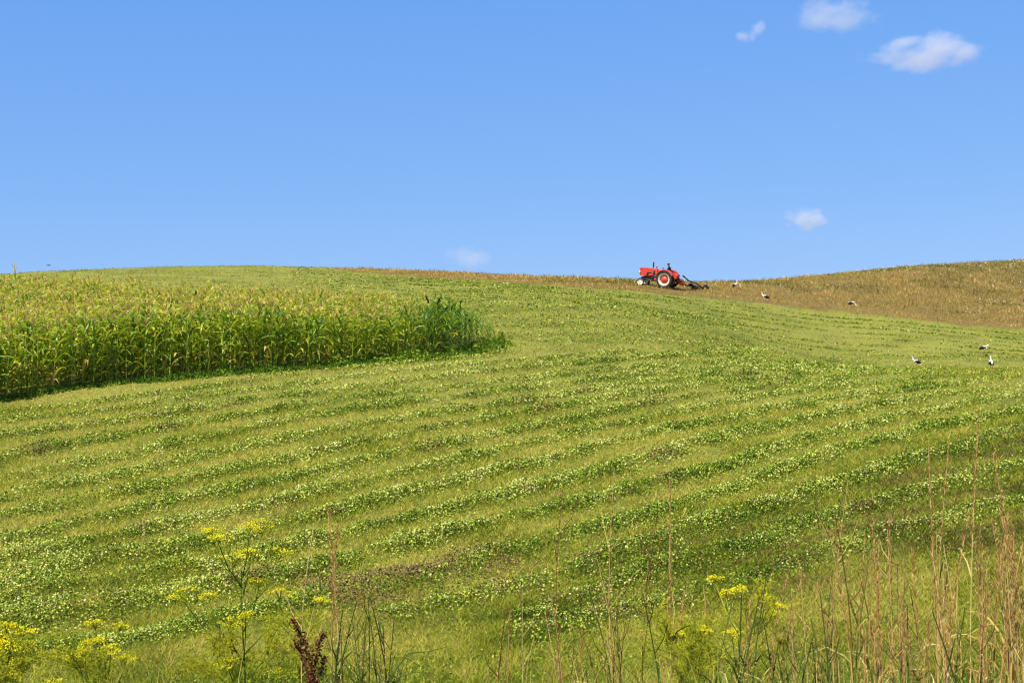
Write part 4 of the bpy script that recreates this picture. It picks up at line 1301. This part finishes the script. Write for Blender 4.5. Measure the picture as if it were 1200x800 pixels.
fennel(289, 5.6, (284, 668), [(249, 617, 30, 0.05), (256, 626, 26, -0.1), (292, 614, 34, 0), (308, 610, 40, 0.12), (272, 648, 44, 0), (294, 642, 32, 0.1), (330, 642, 36, 0.1), (216, 689, 42, -0.1),
                               (245, 694, 22, 0.1), (304, 678, 26, 0.15), (331, 690, 34, 0.1), (268, 724, 34, -0.1), (288, 718, 18, -0.1), (270, 748, 14, 0), (268, 773, 30, -0.2), (331, 783, 34, 0)],
       'tall fennel plant with many flat yellow umbels on a dark upright stem', 3, 12, True, [(200, 700, 260, 770), (215, 720, 280, 790), (320, 715, 350, 760)])
fennel(352, 5.9, (352, 728), [(350, 722, 22, 0), (356, 742, 26, 0.1), (345, 752, 20, -0.1), (378, 700, 22, 0.1)], 'small fennel plant with yellow heads right behind the dark red dock', 5, 4, False, [(340, 740, 370, 790)])
fennel(128, 5.0, (121, 752), [(104, 750, 22, 0), (96, 760, 20, 0.1), (116, 748, 16, 0), (130, 756, 20, -0.1), (86, 766, 18, 0), (108, 772, 30, 0.1), (148, 768, 22, 0), (112, 728, 22, 0.2), (140, 732, 18, 0.2), (60, 797, 26, 0)],
       'low fennel plant with scattered small yellow heads on one thin stem', 7, 6, True, [(80, 750, 150, 790)])
fennel(-15, 4.3, (0, 735), [(4, 742, 34, 0), (-6, 755, 40, 0.1), (12, 752, 30, -0.1), (28, 735, 24, 0), (6, 768, 36, 0.1), (22, 772, 26, 0), (3, 785, 40, -0.1), (30, 752, 20, 0.1), (-8, 798, 30, 0), (8, 730, 20, 0)],
       'thick cluster of yellow fennel heads cut off by the left edge', 9, 5, True, [(0, 750, 40, 799)])
fennel(868, 5.2, (866, 690), [(866, 688, 18, 0), (850, 692, 13, 0.1), (900, 698, 24, 0.1), (912, 707, 20, 0), (858, 739, 20, -0.1), (915, 748, 16, 0.1), (838, 676, 16, 0.3), (905, 716, 18, 0)],
       'fennel plant with greenish-yellow heads on one pale stem among dry grass', 13, 10, False, [(790, 720, 850, 780), (880, 690, 930, 740), (800, 740, 840, 795)])
fennel(815, 4.8, (800, 730), [(792, 740, 20, 0), (806, 753, 18, 0.1), (826, 735, 16, 0)], 'leafy yellow-green fennel left of the pale-stemmed one', 17, 8, False, [(780, 730, 830, 795)])


def dock():
    Y = 4.6; root = foot(368, Y); rd = random.Random(4)
    o = thing('dock_plant', 'dark reddish-brown dock with dense seed spikes beside the tall fennel', 'dock plant', tuple(root))
    L = lambda v: Vector(v) - root
    for pts in ([(368, 800), (362, 765), (352, 742), (341, 724)], [(366, 800), (370, 772), (374, 752), (379, 742)], [(362, 800), (358, 775), (352, 760), (348, 752)], [(370, 800), (376, 785), (381, 768)]):
        w = [root] + [at(x, y, Y + rd.uniform(-0.05, 0.05)) for x, y in pts]
        s = MB(); s.tube([L(p) for p in w], [0.005] + [0.004 - 0.0006 * k for k in range(len(pts))], 5, 0.3); s.obj('stem', DOCK, o)
        h = MB()
        for i in range(1, len(w) - 1):
            for k in range(11):
                c = w[i].lerp(w[i + 1], (k + rd.random()) / 11)
                for _ in range(7):
                    q = c + Vector((rd.gauss(0, 1), rd.gauss(0, 1), rd.gauss(0, 0.8))) * 0.0068
                    u = Vector((rd.gauss(0, 1), rd.gauss(0, 1), rd.gauss(0, 1))).normalized(); h.quad(L(q), u * 0.0042, u.orthogonal().normalized() * 0.0038, rd.random())
        h.obj('seed_spike', DOCK, o)


dock()


def stalk(px0, Y, px1, py1, kind, label, group, seed, kink=False):
    """one grass or weed stalk: stem, leaves and its head; the foot is below the frame, the tip at px1, py1"""
    rd = random.Random(seed)
    root = foot(px0, Y); top = at(px1, py1, Y + rd.uniform(-0.08, 0.08))
    nm, cat = {'reed': ('dry_grass_stalk', 'grass stalk'), 'fluffy': ('dry_grass_stalk', 'grass stalk'), 'weed': ('dead_weed', 'dead weed'), 'green': ('green_weed', 'weed'), 'twig': ('dead_weed', 'dead weed')}[kind]
    o = thing(nm, label, cat, tuple(root), 0, group)
    L = lambda v: Vector(v) - root
    n = 8; h = (top - root).length
    sag = Vector((rd.uniform(-0.08, 0.08), rd.uniform(-0.05, 0.05), 0)) * h * (0.4 if kind == 'reed' else 1)
    pts = [root.lerp(top, k / n) + sag * math.sin(PI * k / n) for k in range(n + 1)]
    if kink:
        pts[5] += Vector((0.012, 0, 0)); pts[6] += Vector((-0.006, 0, 0))
    smat = {'reed': DRY, 'fluffy': DRY, 'weed': DOCK if rd.random() < 0.3 else DRY, 'green': WEED, 'twig': DOCK}[kind]
    r0 = {'reed': 0.0026, 'fluffy': 0.0023, 'weed': 0.0030, 'green': 0.0036, 'twig': 0.0028}[kind] * rd.uniform(0.8, 1.2)
    tone = rd.uniform(0.45, 0.9) if smat is DRY else rd.uniform(0.2, 0.9)
    s = MB(); s.tube([L(p) for p in pts], [r0 * (1 - 0.6 * k / n) for k in range(n + 1)], 5, tone)
    if kind in ('weed', 'twig', 'green'):
        for k in range(rd.randint(3, 6)):
            f = rd.uniform(0.45, 0.92); p = pts[0].lerp(pts[-1], f) + sag * math.sin(PI * f); a = rd.uniform(0, 2 * PI); ln = h * rd.uniform(0.07, 0.16)
            e = p + Vector((math.cos(a) * 0.55, math.sin(a) * 0.55, 0.9)).normalized() * ln
            s.tube([L(p), L(p.lerp(e, 0.5) + Vector((math.cos(a), math.sin(a), 0)) * 0.01), L(e)], [r0 * 0.5, r0 * 0.4, r0 * 0.25], 4, tone, cap=False)
    s.obj('stem', smat, o)
    # leaves
    for k in range({'reed': 3, 'fluffy': 2, 'weed': 3, 'green': 6, 'twig': 1}[kind]):
        f = rd.uniform(0.2, 0.68); i = min(n - 1, int(f * n)); p = pts[i].lerp(pts[i + 1], f * n - i)
        a = rd.uniform(0, 2 * PI); d = Vector((math.cos(a), math.sin(a), 0)); ln = rd.uniform(0.12, 0.32) if kind != 'green' else rd.uniform(0.14, 0.34)
        el = rd.uniform(0.7, 1.3); q = p.copy(); lp, wd = [], []
        for j in range(6):
            lp.append(L(q)); wd.append(0.0065 * (1 - (j / 5) ** 2 * 0.9))
            e = el - (j / 5) * rd.uniform(1.2, 2.8); q = q + (d * math.cos(e) + Vector((0, 0, 1)) * math.sin(e)) * ln / 5
        lf = MB(); lf.strip(lp, wd, Vector((-d.y, d.x, rd.uniform(-0.6, 0.6))), 0.3, rd.random()); lf.obj('leaf', WEED if kind == 'green' or (kind == 'reed' and rd.random() < 0.25) else DRY, o)
    # head
    hd = MB()
    if kind in ('reed', 'fluffy'):
        f0 = rd.uniform(0.55, 0.70); rad = 0.009 if kind == 'reed' else 0.020
        for k in range(230 if seed < 300 else 120):
            u = rd.random(); f = f0 + (1 - f0) * u; p = pts[0].lerp(pts[-1], f) + sag * math.sin(PI * f)
            a = rd.uniform(0, 2 * PI); w_ = rad * (0.35 + 0.9 * math.sin(PI * min(1, u * 0.85 + 0.1))) * rd.uniform(0.3, 1.0)
            d = Vector((math.cos(a) * w_, math.sin(a) * w_, rd.uniform(0.008, 0.02)))
            hd.strip([L(p), L(p + d)], [0.0026, 0.0014], (-d.y, d.x, 0.001), 0, rd.random())
    elif kind in ('weed', 'twig', 'green'):
        for k in range(90 if kind != 'twig' else 40):
            f = rd.uniform(0.62, 1.0); p = pts[0].lerp(pts[-1], f) + sag * math.sin(PI * f)
            q = p + Vector((rd.gauss(0, 1), rd.gauss(0, 1), rd.gauss(0, 1))) * 0.011
            u = Vector((rd.gauss(0, 1), rd.gauss(0, 1), rd.gauss(0, 1))).normalized(); sz = rd.uniform(0.0012, 0.003)
            hd.quad(L(q), u * sz, u.orthogonal().normalized() * sz, rd.random())
    f0 = 0.55 if kind in ('reed', 'fluffy') else 0.62
    hd.tube([L(pts[0].lerp(pts[-1], f0 + (1 - f0) * q / 4) + sag * math.sin(PI * (f0 + (1 - f0) * q / 4))) for q in range(5)], [0.0014, 0.0014, 0.0012, 0.001, 0.0007], 4, 0.4)
    hd.obj('seed_head', PLUME if kind != 'weed' else (DOCK if rd.random() < 0.3 else PLUME), o)


G1 = 'dry grass stalks on the verge'
G2 = 'dead weeds on the verge'
G3 = 'green weeds on the verge'
NAMED = [
    (1140, 4.4, 1147, 487, 'reed', 'tallest golden grass stalk, its narrow plume reaching highest toward the storks', G1),
    (1099, 4.2, 1088, 527, 'reed', 'straight thick tan grass stalk, second tallest, left of the tallest golden one', G1),
    (1110, 4.7, 1112, 521, 'reed', 'thin faint grass stalk between the two tallest stalks', G1),
    (1152, 4.5, 1164, 532, 'fluffy', 'thin reddish grass stalk just right of the tallest golden one', G1),
    (1128, 4.1, 1136, 600, 'fluffy', 'golden stalk leaning right below the tallest plume', G1),
    (1160, 4.0, 1172, 600, 'fluffy', 'fluffy pinkish-brown plume near the right edge', G1),
    (1172, 4.2, 1188, 622, 'fluffy', 'wide fluffy plume touching the right edge of the view', G1),
    (1036, 4.6, 1042, 605, 'reed', 'slender pale stalk alone between the middle and right tangles', G1),
    (996, 4.8, 994, 562, 'weed', 'tall reddish dead weed with a straight feathery spike, left of the tan pair', G2),
    (972, 4.6, 978, 600, 'weed', 'brown forked dead weed beside the feathery reddish one', G2),
    (945, 4.3, 936, 655, 'weed', 'dead weed with pale hanging dry leaves right of the yellow-green fennel', G2),
    (1053, 4.4, 1040, 620, 'weed', 'dark brown dead weed with a loose seedy top', G2),
    (690, 5.0, 659, 573, 'weed', 'leaning brown weed with a dark bent tip above the mown rows', G2),
    (738, 5.0, 720, 548, 'weed', 'tall thin brown weed whose tip stands left of the pale straw stalk', G2),
    (778, 4.8, 785, 563, 'reed', 'pale straw grass stalk with a kink halfway, standing alone', G1),
    (760, 5.2, 770, 603, 'twig', 'short dark twig-like weed just left of the pale kinked stalk', G2),
    (620, 5.0, 612, 690, 'weed', 'leftmost of the thin bare stems near the bottom middle', G2),
    (653, 4.9, 645, 692, 'weed', 'thin stem with a reddish seedy top near the bottom middle', G2),
    (704, 4.7, 700, 655, 'weed', 'dark branching stem with two bent side shoots near the bottom middle', G2),
    (392, 4.7, 368, 612, 'weed', 'brown-tipped weed arching left above the rush-like green stems', G2),
    (408, 4.8, 396, 610, 'fluffy', 'thin upright brown-plumed grass behind the green stems', G1),
    (405, 5.0, 384, 598, 'fluffy', 'faint tan grass plume between two brown-tipped weeds', G1),
    (420, 4.6, 432, 700, 'green', 'dark green upright weed, tallest of the clump right of the dock', G3),
    (438, 4.6, 462, 722, 'green', 'dark green weed leaning right at the edge of its clump', G3),
    (452, 4.5, 478, 766, 'green', 'short dark green weed leaning far right at the bottom of its clump', G3),
]
for i, (a, y, b, c, k, l, g) in enumerate(NAMED): stalk(a, y, b, c, k, l, g, 50 + i, kink='kink' in l)
rd = random.Random(99)
for i in range(13):
    x = rd.uniform(385, 445); stalk(x, rd.uniform(4.4, 5.2), x + rd.uniform(-12, 14), rd.uniform(690, 770), 'green', 'dark green rush-like weed in the clump right of the dock', G3, 200 + i)
for i in range(52):
    x = 1200 - 310 * rd.random() ** 1.5; k = rd.choices(['reed', 'fluffy', 'weed'], [6, 4, 1.2])[0]
    stalk(x, rd.uniform(3.9, 5.6), x + rd.uniform(-22, 24), rd.uniform(590, 765) + max(0, 1050 - x) * 0.22, k, 'dead brown weed in the dry tangle at the lower right' if k == 'weed' else 'dry grass stalk in the tangle at the lower right', G2 if k == 'weed' else G1, 300 + i)
for i in range(24):
    x = 1215 - 190 * rd.random() ** 1.2; k = rd.choice(['reed', 'fluffy', 'fluffy'])
    stalk(x, rd.uniform(3.7, 5.0), x + rd.uniform(-26, 26), rd.uniform(600, 760), k, 'dry grass stalk in the tangle at the lower right', G1, 700 + i)
for i in range(30):
    x = rd.uniform(820, 1205); stalk(x, rd.uniform(3.8, 5.4), x + rd.uniform(-40, 40), rd.uniform(665, 775), 'green', 'green leafy weed among the dry grass at the lower right', G3, 600 + i)
for i in range(34):
    x = rd.uniform(600, 960); k = rd.choices(['reed', 'fluffy', 'weed', 'green', 'twig'], [2, 1, 4, 2, 2])[0]
    stalk(x, rd.uniform(4.3, 5.8), x + rd.uniform(-28, 28), rd.uniform(670, 785), k, {'green': 'low green weed among dead stems at the bottom centre', 'reed': 'short dry grass stalk at the bottom centre', 'fluffy': 'short dry grass stalk at the bottom centre'}.get(k, 'bare dead weed stem at the bottom centre'),
          {'green': G3, 'reed': G1, 'fluffy': G1}.get(k, G2), 400 + i)


def build_verge():
    """uncountable undergrowth on the bank in front of the field"""
    n = 30000
    Y = RNG.uniform(3.0, 7.5, n); X = RNG.uniform(-0.46, 0.46, n) * Y
    px = 600 + F * X / Y
    rt = np.interp(px, [0, 250, 420, 520, 640, 800, 1000, 1200], [0.55, 0.35, 0.45, 0.25, 0.62, 0.85, 1.0, 1.0])
    cl = fbm(X / 0.25 + 4, Y / 0.25, 3)
    gz = ground(X, Y)
    line = -Y * 0.168                                         # the frame's bottom edge at that distance
    room = np.maximum(0.05, line - gz)
    h = room * (0.75 + 0.30 * RNG.random(n)) * (0.55 + 0.75 * cl) + 0.24 * rt * RNG.random(n) ** 2.2
    P = np.stack([X, Y, gz], -1)
    V, Fc = blades(P, h, 0.0035 + 0.003 * RNG.random(n), 0.05 + 0.35 * RNG.random(n) ** 1.6, 0.5)
    q, t = Fc[:n], Fc[n:, :3]
    T = np.concatenate([q[:, [0, 1, 2]], q[:, [0, 2, 3]], t], 0)
    r = np.clip(0.28 + 0.16 * (px > 640) * RNG.random(n) + (cl - 0.5) * 0.4 + RNG.normal(size=n) * 0.22, 0, 1)
    m = leaf_mat('verge grass', [(0, (0.055, 0.090, 0.010)), (0.35, (0.17, 0.23, 0.020)), (0.6, (0.36, 0.34, 0.05)), (0.8, (0.54, 0.43, 0.12)), (1.0, (0.64, 0.50, 0.22))], 0.3, 0.6, 0.2)
    link('verge_grass', np_mesh('verge_grass', V, T, m, np.concatenate([r, r, r])), kind='stuff', label='tangled green and dry grass on the bank in front', cat='grass')


build_verge()
